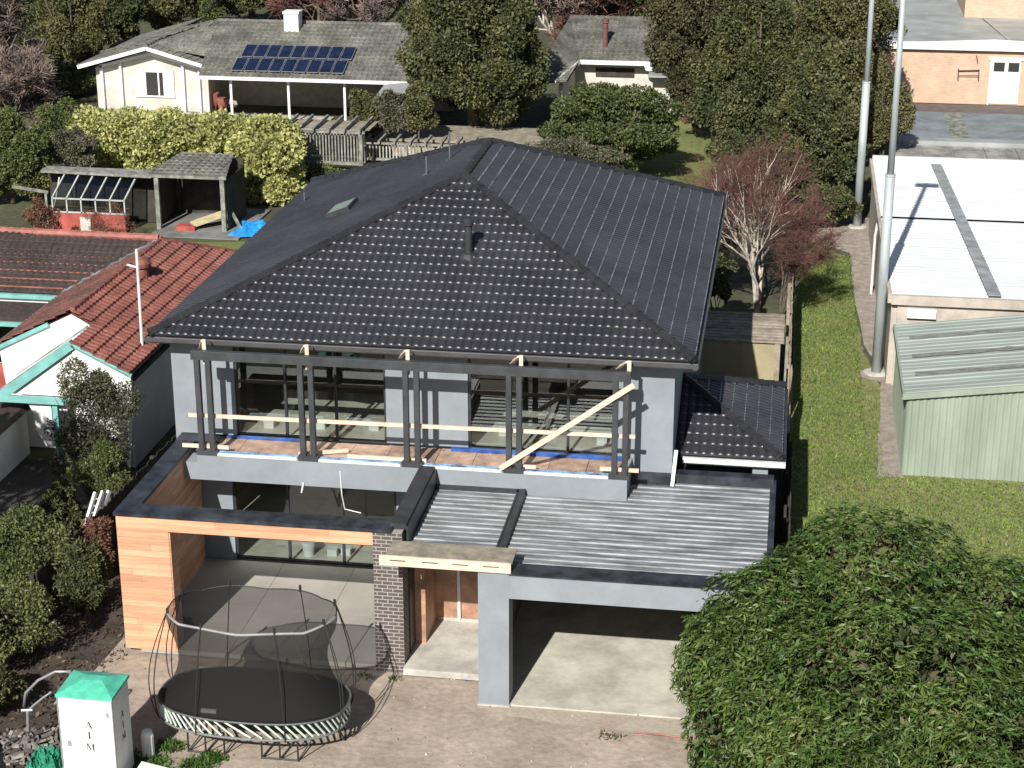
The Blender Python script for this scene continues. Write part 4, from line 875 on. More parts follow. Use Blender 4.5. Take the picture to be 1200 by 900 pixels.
# grey roofs and brick building behind
Q = thing('flat_roof_building', (10, 81, 0), 'low building with flat blue grey roof sheets between the warehouse and brick hall', 'building')
B('wall', BEIGE, Q, (4.9, 24, 75.3, 88, 0, 2.4)); B('roof', GREYB, Q, (5.2, 24, 81.4, 87.6, 2.5, 2.56)); B('parapet', GREYR, Q, (5.0, 24, 80.6, 81.39, 2.45, 2.66)); m = MB()
for i in range(14): m.box(4.4+i*1.35, 4.4+i*1.35+1.31, 76.3, 80.5, 2.44, 2.47)
m.build('roof', mat('dusty_roof', (.30, .29, .26), .8, .25, 1.2, isl=.1), Q); B('roof_patch', mat('mossy_patch', (.26, .27, .21), .9, .3, 3), Q, (7.2, 8.0, 81.45, 87.5, 2.563, 2.568))
K2 = thing('brick_hall', (12, 103, 0), 'orange brick hall with white fascia, grey roof and white double doors', 'hall')
hy = 102.9
B('wall', BRICKO, K2, (5.0, 30, hy, hy+.4, 0, 3.0)); B('wall', BRICKO, K2, (4.9, 5.2, hy+.4, 118, 0, 3.0))
m = MB(); m.hexa([(4.7, hy-.3, 3.0), (30, hy-.3, 3.0), (30, hy-.2, 3.0), (4.7, hy-.2, 3.0)], [(4.7, hy-.3, 3.35), (30, hy-.3, 3.45), (30, hy-.2, 3.45), (4.7, hy-.2, 3.35)]); m.prism_y([(5.8, 3.35), (16.5, 3.4), (10.9, 3.62)], hy-.29, hy-.21); m.build('fascia', WHITEM, K2)
m = MB(); m.hexa([(4.7, hy-.2, 3.36), (30, hy-.2, 3.36), (30, 130, 3.9), (4.7, 130, 3.9)], [(4.7, hy-.2, 3.42), (30, hy-.2, 3.42), (30, 130, 4.0), (4.7, 130, 4.0)]); m.build('roof', GREYR, K2)
q = atZ(1130, 20, 3.6); B('upper_wall', BRICKO, K2, (q.x, 30, q.y, q.y+8, 3.4, 7.5)); q2 = atZ(1152, 22, 3.6); m = MB(); m.beam((q2.x, q2.y, 3.66), (q2.x+.9, hy-.1, 3.46), .1, .05); m.build('roof_flashing', BEIGE, K2)
d0 = atY(1160, 100, hy); d1 = atY(1194, 100, hy); B('double_door', WHITEM, K2, (d0.x, (d0.x+d1.x)/2-.01, hy-.05, hy-.002, .08, 2.45), ((d0.x+d1.x)/2+.01, d1.x, hy-.05, hy-.002, .08, 2.45)); B('door_frame', WHITEM, K2, (d0.x-.15, d1.x+.15, hy-.08, hy-.003, 2.46, 2.62), (d0.x-.08, d0.x-.01, hy-.07, hy-.003, 0, 2.45)); m = MB()
for i in range(2): a_ = d0.x+.12+i*(d1.x-d0.x)/2; m.box(a_, a_+.58, hy-.06, hy-.051, 1.85, 2.35)
m.build('door_grille', BLACKT, K2); m = MB(); m.beam((9.1, hy-.1, 1.85), (10.2, hy-.1, 1.9), .04, .04); m.beam((9.1, hy-.2, 1.4), (9.1, hy-.05, 1.95), .05, .05); m.beam((10.2, hy-.2, 1.4), (10.2, hy-.05, 1.95), .05, .05); m.beam((9.1, hy-.15, 1.6), (10.2, hy-.15, 1.62), .03, .03); m.beam((10.0, hy-.1, 2.7), (10.1, hy-.1, 2.3), .06, .04); m.build('wall_bracket', DARKWOOD, K2)

# ================================================================== BACKGROUND HOUSES
U = thing('old_tiled_house', (-29, 93, 0), 'cream weatherboard house with mossy tile roof and solar panels', 'house')
ga = atY(98, 78, 94); gp = atY(172, 57, 94); gb = atY(250, 80, 94)
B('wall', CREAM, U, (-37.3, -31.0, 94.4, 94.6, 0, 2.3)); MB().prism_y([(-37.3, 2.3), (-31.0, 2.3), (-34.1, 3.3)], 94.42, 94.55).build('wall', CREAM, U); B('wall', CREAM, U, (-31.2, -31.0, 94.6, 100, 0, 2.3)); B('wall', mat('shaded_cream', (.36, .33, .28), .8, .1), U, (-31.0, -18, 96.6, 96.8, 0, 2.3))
B('wall', CREAM, U, (-37.3, -37.1, 94.6, 104, 0, 2.3))
m = MB(); m.beam((-38.0, 93.7, 2.4), (-34.1, 93.7, 3.5), .3, .2); m.build('bargeboard', WHITEM, U); m = MB(); m.beam((-34.1, 93.7, 3.5), (-30.3, 93.7, 2.45), .3, .2); m.build('bargeboard', WHITEM, U)
m = MB(); m.beam((-37.0, 94.25, 2.35), (-34.1, 94.25, 3.1), .1, .16); m.beam((-34.1, 94.25, 3.1), (-31.1, 94.25, 2.35), .1, .16); m.box(-37.0, -36.85, 94.2, 94.35, 0, 2.4); m.box(-35.9, -35.78, 94.2, 94.35, 0, 2.6); m.box(-32.4, -32.28, 94.2, 94.35, 0, 2.6); m.box(-31.5, -31.4, 94.2, 94.35, 0, 2.4); m.build('trim', WHITEM, U)
wi = B('window', WHITEM, U, (-35.1, -32.9, 94.3, 94.39, .75, 2.2)); B('pane', BLACKT, wi, (-34.45, -33.5, 94.28, 94.299, .85, 2.1)); B('curtain', WHITEM, wi, (-35.0, -34.5, 94.27, 94.299, .85, 2.1)); B('curtain', WHITEM, wi, (-33.45, -33.0, 94.27, 94.299, .85, 2.1)); B('window_bar', WHITEM, wi, (-33.78, -33.7, 94.26, 94.279, .85, 2.1))
ur = B('roof', CREAM, U, (-37.2, -19, 95, 101, 2.3, 2.4))
ap = (-34.1, 94.0, 3.55)
slope('tile_slope', OLDTILE, ur, [(-30.3, 93.55, 2.5), (-30.3, 99, 2.5), (-34.1, 99.5, 3.58), (-34.1, 93.55, 3.58)], course=.4, roll=.3, step=.05)
slope('tile_slope', OLDTILE, ur, [(-38.0, 104, 2.45), (-38.0, 93.55, 2.45), (-34.1, 93.55, 3.58), (-34.1, 104, 3.58)], course=.4, roll=.3, step=.05)
rz_ = 4.45; ry_ = 97.2
slope('tile_slope', OLDTILE, ur, [(-30.6, 91.6, 2.45), (-17.5, 91.6, 2.45), (-19.2, ry_, rz_), (-31.2, ry_, rz_), (-32.6, 94.5, 3.45)][0:4], course=.4, roll=.3, step=.05)
slope('tile_slope', OLDTILE, ur, [(-38.0, 97, 2.6), (-31.5, 96.6, 4.2), (-31.2, ry_+.1, 4.5), (-36, 104, 2.6)][0:3], course=.4, roll=.3, step=.05)
slope('tile_slope', OLDTILE, ur, [(-17.5, 102.8, 2.45), (-36, 102.8, 2.45), (-31.2, ry_, rz_), (-19.2, ry_, rz_)], course=.4, roll=.3, step=.05)
slope('tile_slope', OLDTILE, ur, [(-17.5, 91.6, 2.45), (-17.5, 102.8, 2.45), (-19.2, ry_, rz_)], course=.4, roll=.3, step=.05)
slope('tile_slope', OLDTILE, ur, [(-38.0, 93.6, 2.46), (-38.0, 102.8, 2.46), (-31.2, ry_+.3, rz_+.02), (-33.2, 95.6, 3.75)][0:3], course=.4, roll=.3, step=.05)
MB().hexa([(-34.3, 93.8, 3.4), (-31, 95.0, 3.0), (-31, 98, 4.3), (-34.3, 99, 3.4)], [(-34.3, 94.5, 3.5), (-30.9, 94.4, 3.0), (-31.2, ry_, rz_+.02), (-34.3, 99, 3.6)]).build('tile_slope', OLDTILE, ur)
ridge('ridge_cap', OLDTILE, ur, [(-34.1, 93.6, 3.62), (-34.1, 99, 3.62)], .12); ridge('ridge_cap', OLDTILE, ur, [(-31.2, ry_, rz_+.05), (-19.2, ry_, rz_+.05)], .12); ridge('ridge_cap', OLDTILE, ur, [(-30.6, 94.0, 2.75), (-31.2, ry_, rz_+.05)], .12)
B('gutter', WHITEM, ur, (-30.8, -17.4, 91.4, 91.56, 2.36, 2.52))
for x in (-29.0, -25.9, -22.9, -20.0): B('verandah_post', WHITEM, U, (x, x+.12, 91.8, 91.92, 0, 2.36))
sl = (rz_-2.45)/(ry_-91.6); sv = Vector((0, 1, sl)).normalized(); snn = Vector((0, -sl, 1)).normalized()
a0_ = atZ(270, 88, 2.45); xL = atY(272, 86, 92.2).x; xR = atY(404, 88, 92.2).x
for r_ in range(2):
    for i in range(9):
        w_ = (xR-xL)/9; c = Vector((xL+w_*(i+.5)+(.14 if r_ else 0), 91.9, 2.6))+sv*(.75+r_*1.45)+snn*.16
        pl = MB(); e1 = Vector((1, 0, 0))*(w_*.46); e2 = sv*.66; pl.hexa([c-e1-e2-snn*.03, c+e1-e2-snn*.03, c+e1+e2-snn*.03, c-e1+e2-snn*.03], [c-e1-e2, c+e1-e2, c+e1+e2, c-e1+e2]); pl = pl.build('solar_panel', SILVER, U)
        c2 = c+snn*.004; e1 *= .93; e2 = e2*.95; MB().face([c2-e1-e2, c2+e1-e2, c2+e1+e2, c2-e1+e2]).build('cells', PANEL, pl)
ch = atY(343, 45, 96.4); B('chimney', WHITEM, ur, (ch.x-.4, ch.x+.4, 96.2, 97.0, 3.8, 5.1), (ch.x-.45, ch.x+.45, 96.15, 97.05, 5.101, 5.22))
m = MB(); m.hexa([(-20.6, 89.2, 2.1), (-17, 88.6, 2.5), (-17, 92, 2.7), (-20.6, 91.3, 2.3)], [(-20.6, 89.2, 2.18), (-17, 88.6, 2.58), (-17, 92, 2.78), (-20.6, 91.3, 2.38)]); m.build('verandah_roof', GREYR, U); B('verandah_post', WHITEM, U, (-20.5, -20.4, 89.3, 89.4, 0, 2.1))
rr = random.Random(5)
for i, (px, py, c, lb) in enumerate(((250, 128, REDE, 'tall terracotta pot at the left end of the back verandah'), (262, 130, REDE, 'broad terracotta pot, second on the back verandah'), (367, 122, WHITEM, 'white garden ornament on the back verandah'))):
    q = atZ(px, py, 0); MBp = MB().lathe([(.22, 0), (.34, .5), (.36, .9-.2*i), (.28, .92-.2*i)], q.x, q.y, 12); tag(MBp.build('garden_pot' if i < 2 else 'garden_ornament', c), lb, 'pot' if i < 2 else 'ornament')
V_ = thing('tiled_cottage', (-10, 98, 0), 'small cream cottage with mossy roof half hidden behind the trees', 'cottage')
B('wall', CREAM, V_, (-11.6, -6.0, 98.8, 99.0, 0, 2.3)); B('wall', CREAM, V_, (-11.8, -11.6, 93, 104, 0, 2.3)); B('window_band', DARKWOOD, V_, (-10.5, -8.4, 98.7, 98.79, 1.75, 2.2))
vr = B('roof', CREAM, V_, (-11.5, -6.2, 98.5, 103, 2.3, 2.4)); slope('tile_slope', OLDTILE, vr, [(-11.3, 98.2, 2.6), (-6.9, 98.2, 2.6), (-7.6, 102.5, 4.4), (-12.4, 102.5, 4.4)], course=.4, roll=.3, step=.05)
slope('tile_slope', OLDTILE, vr, [(-13.2, 92.2, 2.55), (-11.3, 92.2, 2.6), (-11.3, 98.2, 2.65), (-12.4, 102.5, 4.4), (-14.5, 102.5, 4.4), (-14.2, 98, 3.4)][0:4], course=.4, roll=.3, step=.05)
B('gutter', WHITEM, vr, (-11.3, -6.8, 98.0, 98.15, 2.5, 2.72)); m = MB(); m.beam((-11.3, 98.1, 2.6), (-11.9, 92.2, 2.55), .12, .2); m.build('bargeboard', WHITEM, vr)
m = MB(); m.lathe([(.14, 3.0), (.14, 4.5), (.2, 4.52), (.2, 4.7), (.1, 4.75)], -10.1, 99.6, 10); m.build('chimney_pipe', REDG, vr); B('lean_to', GREYR, V_, (-7.5, -4.9, 96.6, 98.6, 2.15, 2.22)); B('wall', CREAM, V_, (-7.3, -5.1, 97.6, 97.7, 0, 2.14)); MB().lathe([(.05, 2.2), (.25, 2.3), (.3, 2.5), (.1, 2.52)], -7.5, 97.9, 12).build('satellite_dish', WHITEM, V_)

# greenhouse + carport + tarp
GH = thing('greenhouse', (-28.2, 70, 0), 'old lean-to greenhouse with glazed front above a red base wall', 'greenhouse')
gx0 = atY(62, 250, 70).x; gx1 = atY(146, 250, 70).x
B('base_wall', REDP, GH, (gx0, gx1, 70, 70.15, 0, .75)); m = MB(); nb = 5
gtop, gmid = 2.15, 1.35
for i in range(nb+1):
    x = gx0+(gx1-gx0)*i/nb; m.beam((x, 70.05, .76), (x, 70.05, gmid), .06, .06); m.beam((x, 70.05, gmid), (x+.25, 71.0, gtop), .06, .06)
m.beam((gx0, 70.05, .78), (gx1, 70.05, .78), .06, .06); m.beam((gx0, 70.05, gmid), (gx1, 70.05, gmid), .06, .06); m.beam((gx0, 70.2, .9), (gx0, 71, 2), .05, .05); m.build('glazing_frame', mat('pale_alu', (.42, .44, .42), .5), GH)
gp_ = glassmat('dusty_glass', (.45, .48, .47), 2.2)
m = MB(); m.face([(gx0, 70.05, .8), (gx1, 70.05, .8), (gx1, 70.05, gmid), (gx0, 70.05, gmid)]); m.face([(gx0, 70.06, gmid+.02), (gx1, 70.06, gmid+.02), (gx1+.25, 71.0, gtop), (gx0+.25, 71.0, gtop)]); m.build('glass', gp_, GH)
B('back_wall', DARKWOOD, GH, (gx0-.8, gx1+.9, 71.8, 71.9, 0, 2.1)); B('shelf', OLDWOOD, GH, (gx0+.2, gx1-.2, 70.6, 71.1, .7, .76)); B('door_panel', CREAM, GH, (gx0+1.2, gx0+1.65, 69.9, 69.98, .02, .62))
a = atY(50, 203, 71.2); b = atY(178, 213, 70.8); m = MB(); m.hexa([(a.x, 71.0, 2.18), (b.x, 70.7, 2.18), (b.x, 71.7, 2.2), (a.x, 71.7, 2.2)], [(a.x, 71.0, 2.28), (b.x, 70.7, 2.28), (b.x, 71.7, 2.3), (a.x, 71.7, 2.3)]); m.build('roof', GREYWOOD, GH)
m = MB(); m.beam((gx0-1.6, 69.8, 1.85), (gx0-.3, 70.4, 1.5), .1, .12); m.beam((gx0-.4, 70.4, 1.55), (gx0-.4, 70.4, 0), .1, .1); m.build('side_rail', GREYWOOD, GH)
CP = thing('open_shed', (-24.5, 71, 0), 'open fronted dark timber shed with tiled roof beside the golden hedge', 'shed')
c0 = atY(180, 215, 70.6); c1 = atY(262, 208, 70.6); cx0, cx1 = c0.x, c1.x
m = MB()
for (x, y) in ((cx0+.1, 70.7), (cx1-.1, 70.7), (cx0+.1, 73.2), (cx1-.1, 73.2)): B('post', GREYWOOD if y < 72 else DARKWOOD, CP, (x-.09, x+.09, y-.09, y+.09, 0, 2.28))
B('back_wall', DARKWOOD, CP, (cx0, cx1, 73.4, 73.5, 0, 2.5)); B('side_wall', DARKWOOD, CP, (cx0-.06, cx0, 71.2, 73.4, 0, 2.3)); B('side_wall', DARKWOOD, CP, (cx1-.02, cx1+.04, 70.9, 73.4, 0, 2.2)); B('beam', GREYWOOD, CP, (cx0-.1, cx1+.1, 70.58, 70.68, 2.25, 2.42))
slope('tile_roof', OLDTILE, CP, [(cx0-.2, 70.55, 2.45), (cx1+.15, 70.55, 2.45), (cx1-.4, 73.4, 2.62), (cx0+.3, 73.4, 2.62)], course=.4, roll=.3, step=.05)
m = MB(); m.box(cx0, cx1+.8, 69.6, 74.5, -.01, .05); m.build('floor_slab', mat('shed_floor', (.20, .20, .19), .85, .2, 1), CP)
o = thing('slide', (-23.6, 70.9, 0), 'cream and red moulded slide lying in the open shed', 'slide'); m = MB(); m.beam((-24.3, 70.8, .25), (-23.2, 71.6, .55), .5, .14); m.build('chute', mat('cream_plastic', (.6, .52, .3), .5), o); B('base', REDP, o, (-24.9, -24.1, 70.5, 71.0, .05, .25))
crumple('blue_tarp', (-21.6, 70.9, 0), .95, .9, .5, TARP, 8, 'bright blue tarpaulin heaped on the ground beside the open shed', 'tarpaulin')
m = MB(); m.beam((-22.9, 71.6, .8), (-21.9, 70.2, .1), .1, .1); tag(m.build('leaning_plank', GREYWOOD), 'grey plank leaning from the open shed towards the blue tarpaulin', 'plank')
crumple('white_sack', (-25.4, 68.9, 0), .42, .3, .4, mat('sack', (.55, .48, .4), .8), 11, 'pale sack on the ground beyond the red roof ridge', 'sack')
# pergola / balustrade
PG = thing('slatted_pergola', (-21, 82.5, 0), 'grey timber pergola with slatted screen in the back garden', 'pergola')
p0, p1 = atY(330, 150, 82.4), atY(425, 150, 82.4); zt2 = atY(380, 153, 82.4).z; zb = atY(380, 192, 82.4).z
B('top_rail', GREYWOOD, PG, (p0.x-.2, p1.x+.1, 82.3, 82.5, zt2-.1, zt2)); B('bottom_rail', GREYWOOD, PG, (p0.x, p1.x, 82.3, 82.45, max(.2, zb), max(.2, zb)+.15))
m = MB(); n = 26
for i in range(n+1): x = p0.x+(p1.x-p0.x)*i/n; m.box(x-.035, x+.035, 82.46, 82.52, max(.2, zb)+.16, zt2-.11)
m.build('slats', GREYWOOD, PG)
for i in range(6): x = p0.x+.1+(p1.x-p0.x-.2)*i/5; m = MB(); m.beam((x, 82.1, zt2+.08), (x, 85.0, zt2+.15), .1, .14); m.build('rafter', GREYWOOD, PG)
for x in (p0.x+.1, p1.x-.1): B('post', GREYWOOD, PG, (x-.09, x+.09, 82.28, 82.46, 0, zt2-.11))
m = MB(); m.box(p0.x-.2, p1.x+.2, 82.9, 84.9, zt2-.05, zt2-.02); m.build('shade_sheet', OLDWOOD, PG)
BL2 = thing('garden_balustrade', (-16, 84, 0), 'low grey slatted balustrade in front of the brown garden terrace', 'balustrade')
p0, p1 = atY(425, 170, 84), atY(575, 170, 84); zt3 = atY(480, 168, 84).z; zb3 = max(.15, atY(480, 192, 84).z)
B('top_rail', GREYWOOD, BL2, (p0.x, p1.x+.1, 83.9, 84.1, zt3-.08, zt3)); B('bottom_rail', GREYWOOD, BL2, (p0.x, p1.x, 83.9, 84.05, zb3, zb3+.1)); m = MB(); n = 38
for i in range(n+1): x = p0.x+(p1.x-p0.x)*i/n; m.box(x-.03, x+.03, 84.06, 84.11, zb3+.101, zt3-.081)
m.build('slats', mat('pale_slat', (.42, .41, .36), .8, .2), BL2)
for i in range(9): x = p0.x+.1+(p1.x-p0.x-.2)*i/8; m = MB(); m.beam((x, 83.7, zt3+.07), (x, 85.3, zt3+.1), .1, .12); m.build('rafter', GREYWOOD, BL2)
for i in range(4): x = p0.x+.1+(p1.x-p0.x-.2)*i/3; B('post', GREYWOOD, BL2, (x-.08, x+.08, 83.88, 84.04, 0, zt3-.081))
tag(B('garden_terrace', OLDWOOD, None, (-23.5, -11.0, 85.6, 89.5, 0, .75), (-23.6, -11.0, 85.5, 85.7, .751, .85)), 'raised brown timber terrace behind the slatted balustrade', 'terrace')
struct(tag(B('terrace_paving', CONC, None, (-38, -24, 89.5, 94, -.01, .05)), 'pale paving in front of the old tiled house', 'paving'))
del bpy.data.objects['terrace_paving']['category']
m = MB(); a = atY(345, 205, 77); m.tube([(a.x, 77, 0), (a.x, 77, 2.9)], .07, 7); tag(m.build('timber_stake', GREYWOOD), 'tall grey stake standing in the golden hedge', 'stake')

# ================================================================== VEGETATION
# big tree at the right bottom
BT = thing('broadleaf_tree', (3.0, 33.6, 0), 'large domed broadleaf tree with dense glossy dark green leaves at the bottom right', 'tree')
limb_mesh((3.0, 33.6, 0), (3.0, 33.6, 2.0), (3.6, 3.0, 2.2), 5, BARK, BT, .28, 12)
lb = [(2.1, 35.0, 2.25, 2.5, 2.0, 2.5), (.45, 34.2, 1.85, 2.1, 1.9, 2.0), (4.6, 34.4, 1.7, 2.6, 2.2, 2.3), (3.0, 32.4, 1.5, 3.2, 2.4, 2.4), (6.6, 33.5, 1.6, 2.2, 2.2, 2.2), (.1, 32.0, 1.0, 1.5, 1.4, 1.4), (4.8, 31.0, 1.2, 2.4, 1.9, 2.1), (1.6, 31.0, .9, 1.9, 1.5, 1.6), (-.75, 33.5, 1.7, 1.0, 1.1, 1.3), (-.1, 33.9, 1.5, 1.5, 1.4, 1.8), (.15, 34.5, 1.9, 1.5, 1.4, 1.6)]
rr = random.Random(21); base = list(lb)
for i in range(75):
    q = rr.choice(base); a = rr.uniform(0, 6.28); zz = rr.uniform(-.3, 1); rd = math.sqrt(1-zz*zz); s = rr.uniform(.35, .6)
    lb.append((q[0]+math.cos(a)*rd*q[3]*.8, q[1]+math.sin(a)*rd*q[4]*.8, q[2]+zz*q[5]*.8, s, s, s*.7))
p, d = crown_pts(lb, 15500, 3, .10, .5, 1.3, zmin=.1)
rg = np.random.default_rng(4); K_ = 8; P2 = np.repeat(p, K_, 0); D2 = np.repeat(d, K_, 0)
ang = np.tile(np.arange(K_)*2*np.pi/K_, len(p))+np.repeat(rg.uniform(0, 6, len(p)), K_)
ax = D2+np.array([0, 0, .6]); ax /= np.linalg.norm(ax, axis=1, keepdims=True); t1 = np.cross(ax, [0.3, .9, .2]); t1 /= np.linalg.norm(t1, axis=1, keepdims=True); t2 = np.cross(ax, t1)
D3 = t1*np.cos(ang)[:, None]+t2*np.sin(ang)[:, None]+ax*.28
leaves('crown', L_BIG, BT, P2+rg.normal(0, .02, P2.shape), D3, .155, .038, 8, .3, .18, .4)
p, d = crown_pts([(q[0], q[1], q[2], q[3]*.78, q[4]*.78, q[5]*.76) for q in base], 12000, 5, .1, 2, 1, zmin=.1)
leaves('inner_foliage', L_DK, BT, p, d, .24, .1, 9, .2, .8)
o2 = thing('broadleaf_sapling', (6.0, 35.6, 0), 'smaller dark green tree behind the big domed tree at the right edge', 'tree'); limb_mesh((6.0, 35.6, 0), (6.0, 35.6, 1.8), (1.2, 1.1, 1.1), 6, BARK, o2, .12, 5)
p, d = crown_pts(rand_lobes((6.2, 35.6, 2.0), (1.6, 1.3, 1.5), 12, (.3, .45), 4), 9000, 6, .2, .5, 1.2, zmin=.1); leaves('crown', L_BIG, o2, p, d, .16, .05, 10, .3, .8)

# bare birch
bare('birch_tree', 'leafless birch with white trunk and fine red brown twigs beside the grass', 'tree', (-.75, 63.2, 0), 7.0, BIRCHB, TWIGR, spread=.27, r0=.12, seed=11, levels=6, stems=3, twign=3, tips=2, droop=.2, tw=.005, first=.27, thr=.0125)
bare('bare_tree', 'slender leafless tree with brown stems and reddish twigs, right of the white trunked birch', 'tree', (.1, 62.0, 0), 5.4, BARK, TWIGR, spread=.27, r0=.07, seed=14, levels=6, stems=2, twign=3, tips=3, droop=.2, tw=.006, first=.26)

tr = tree
G1 = 'trees behind the gardens'
tr('dense_tree', 'big dense dark green tree standing between the two old houses', 'tree', 468, 648, -45, 150, 90, L_DK, 65975, 0.173, 0.098, 26, (.24, .38), 31, G1, trunk=.3)
tr('spreading_shrub', 'broad mid green shrub in front of the small cottage', 'shrub', 626, 808, 96, 212, 83, L_MD2, 43137, 0.144, 0.081, 46, (.13, .27), 32, ry=3.0, trunk=.18)
tr('feathery_shrub', 'low greyish shrub under the left side of the broad green shrub', 'shrub', 600, 740, 158, 205, 81, L_GY, 12687, 0.126, 0.040, 12, (.26, .42), 33, ry=1.5, trunk=.08)
tr('cypress_tree', 'tall olive brown tree right of the cottage', 'tree', 757, 860, -60, 150, 97, L_BR, 45675, 0.162, 0.086, 24, (.24, .38), 34, G1)
tr('tall_cypress', 'tall dark green tree with pale limbs in the clump behind the birch', 'tree', 835, 945, -40, 190, 84, L_DK, 50750, 0.155, 0.075, 24, (.22, .36), 35, G1)
tr('cypress_tree', 'rounded dark green tree at the right of the clump beside the far pole', 'tree', 893, 1014, 60, 292, 76.5, L_DK, 50750, 0.150, 0.075, 24, (.22, .36), 36, G1)
tr('pine_tree', 'olive topped tree behind the two lamp poles', 'tree', 890, 1062, -60, 110, 96, L_OL, 50750, 0.162, 0.081, 24, (.24, .38), 37, G1)
tr('clipped_bush', 'rounded olive bush between the lamp poles at the warehouse corner', 'bush', 1004, 1068, 62, 192, 78.5, L_OL, 17762, 0.115, 0.069, 12, (.3, .45), 38, trunk=.1)
tr('cypress_tree', 'brownish tree filling the gap left of the dark clump', 'tree', 800, 905, -50, 120, 104, L_BR, 38062, 0.162, 0.086, 20, (.24, .38), 39, G1)
tr('hedge_bush', 'clipped round bush right of the pergola, leftmost of the row', 'bush', 405, 450, 98, 160, 86, L_OL, 11418, 0.115, 0.075, 9, (.32, .46), 40, 'bushes by the pergola', trunk=.06)
tr('hedge_bush', 'clipped round bush in the middle of the row by the pergola', 'bush', 438, 478, 102, 160, 86, L_GY, 11418, 0.115, 0.075, 9, (.32, .46), 41, 'bushes by the pergola', trunk=.06)
tr('hedge_bush', 'clipped round bush at the right end of the row under the big dense tree', 'bush', 468, 512, 100, 158, 86, L_OL, 11418, 0.115, 0.075, 9, (.32, .46), 42, 'bushes by the pergola', trunk=.06)
# golden hedges
def hedge(name, label, x0, x1, y0, y1, z0, z1, m, n, L, Wd, seed, cat='hedge', rad=.5, kx=.45):
    rr = random.Random(seed); root = thing(name, ((x0+x1)/2, (y0+y1)/2, 0), label, cat); lb = []; k = max(2, int((x1-x0)/kx))
    mb = MB()
    for i in range(k):
        for j in range(3):
            zc = z0+(z1-z0)*(.2+.3*j)+rr.uniform(-.2, .2); lb.append((x0+(x1-x0)*(i+.5)/k+rr.uniform(-.25, .25), (y0+y1)/2+rr.uniform(-.3, .3), zc, rad*rr.uniform(.8, 1.35), (y1-y0)/2*rr.uniform(.6, 1), rad*rr.uniform(.8, 1.25)))
        if i % 2 == 0: x = x0+(x1-x0)*(i+.5)/k; mb.tube([(x, (y0+y1)/2, 0), (x+.1, (y0+y1)/2, z1*.7)], [.06, .03], 6)
    mb.build('stems', BARK, root); p, d = crown_pts(lb, n, seed, .2, .5, 1.2, zmin=.02); leaves('foliage', m, root, p, d, L, Wd, seed, .2, .6); return root
a = atY(97, 150, 80.5); b = atY(350, 150, 80.5)
hedge('golden_hedge', 'long golden yellow hedge behind the greenhouse', a.x, b.x-.4, 78.6, 82.0, .5, 2.6, L_YE, 46000, .17, .13, 51, rad=.62)
a = atY(282, 200, 76); b = atY(346, 200, 76); hedge('golden_hedge', 'taller golden yellow hedge right of the open shed', a.x, b.x, 74.8, 77.4, 0, 2.9, L_YE, 22000, .17, .13, 52, rad=.6)
tr('garden_shrub', 'dark green shrub beside the golden hedge, in front of the pergola', 'shrub', 345, 402, 188, 235, 79, L_MD, 12687, 0.115, 0.069, 9, (.3, .45), 53, trunk=.06)
# left side
tr('tall_shrub', 'tangled green shrub mass at the left edge, level with the golden hedge', 'shrub', -40, 62, 128, 250, 74, L_MD, 35525, 0.126, 0.069, 18, (.26, .42), 61, trunk=.12)
tr('tall_shrub', 'bright green shrub between the dark trees and the golden hedge', 'shrub', 35, 108, 118, 195, 80, L_MD, 22837, 0.126, 0.069, 14, (.26, .42), 62, trunk=.1)
tr('tall_shrub', 'greyish shrub just left of the golden hedge', 'shrub', 55, 110, 150, 200, 77, L_GY, 12687, 0.115, 0.058, 10, (.3, .45), 63, trunk=.06)
bare('bare_tree', 'leafless purple brown tree at the left edge of the picture', 'tree', (-42.5, 90, 0), 8, BARK, TWIGG, spread=.42, r0=.2, seed=21, levels=6, stems=2, twign=3, tips=4, tw=.022, first=.27)
bare('bare_tree', 'smaller leafless brown tree nearer the left edge shrubs', 'tree', (-38.6, 84, 0), 6, BARK, TWIGG, spread=.45, r0=.13, seed=22, levels=6, stems=1, twign=3, tips=4, tw=.02, first=.28)
tr('conifer_tree', 'olive green conifer left of the old tiled house', 'tree', 38, 132, -40, 118, 101, L_OL, 45675, 0.162, 0.086, 22, (.24, .36), 64, G1)
tr('dense_tree', 'very dark tree behind the leafless tree at the left edge', 'tree', -40, 60, -60, 120, 108, L_DK, 38062, 0.173, 0.104, 20, (.26, .4), 65, G1)
tr('dense_tree', 'dark tree between the conifer and the old tiled house', 'tree', 95, 170, -30, 90, 112, L_DK, 32987, 0.173, 0.098, 18, (.26, .4), 66, G1)
tr('dense_tree', 'dark olive tree above the gable of the old tiled house', 'tree', 150, 262, -70, 60, 118, L_OL, 35525, 0.184, 0.104, 20, (.24, .4), 67, G1)
tr('dense_tree', 'dark green tree above the ridge left of the white chimney', 'tree', 235, 350, -80, 50, 122, L_DK, 35525, 0.184, 0.104, 20, (.24, .4), 68, G1)
tr('golden_conifer', 'small bright yellow green conifer above the old house ridge', 'tree', 232, 262, -20, 22, 116, L_MD, 7612, 0.162, 0.092, 9, (.28, .4), 69, G1)
tr('dense_tree', 'green tree behind the small cottage roof', 'tree', 690, 775, -50, 55, 116, L_MD, 30450, 0.173, 0.098, 18, (.24, .4), 70, G1)
tr('dense_tree', 'dark tree far behind the leafless trees in the middle', 'tree', 330, 480, -130, 10, 134, L_DK, 35525, 0.207, 0.115, 20, (.24, .4), 71, G1)
tr('dense_tree', 'dark tree far behind the pale leafless tree', 'tree', 590, 720, -130, 15, 136, L_OL, 35525, 0.207, 0.115, 20, (.24, .4), 72, G1)
tr('dense_tree', 'dark tree far behind the tall conifers at the top right of the wood', 'tree', 760, 900, -140, 20, 130, L_DK, 35525, 0.207, 0.115, 20, (.24, .4), 73, G1)
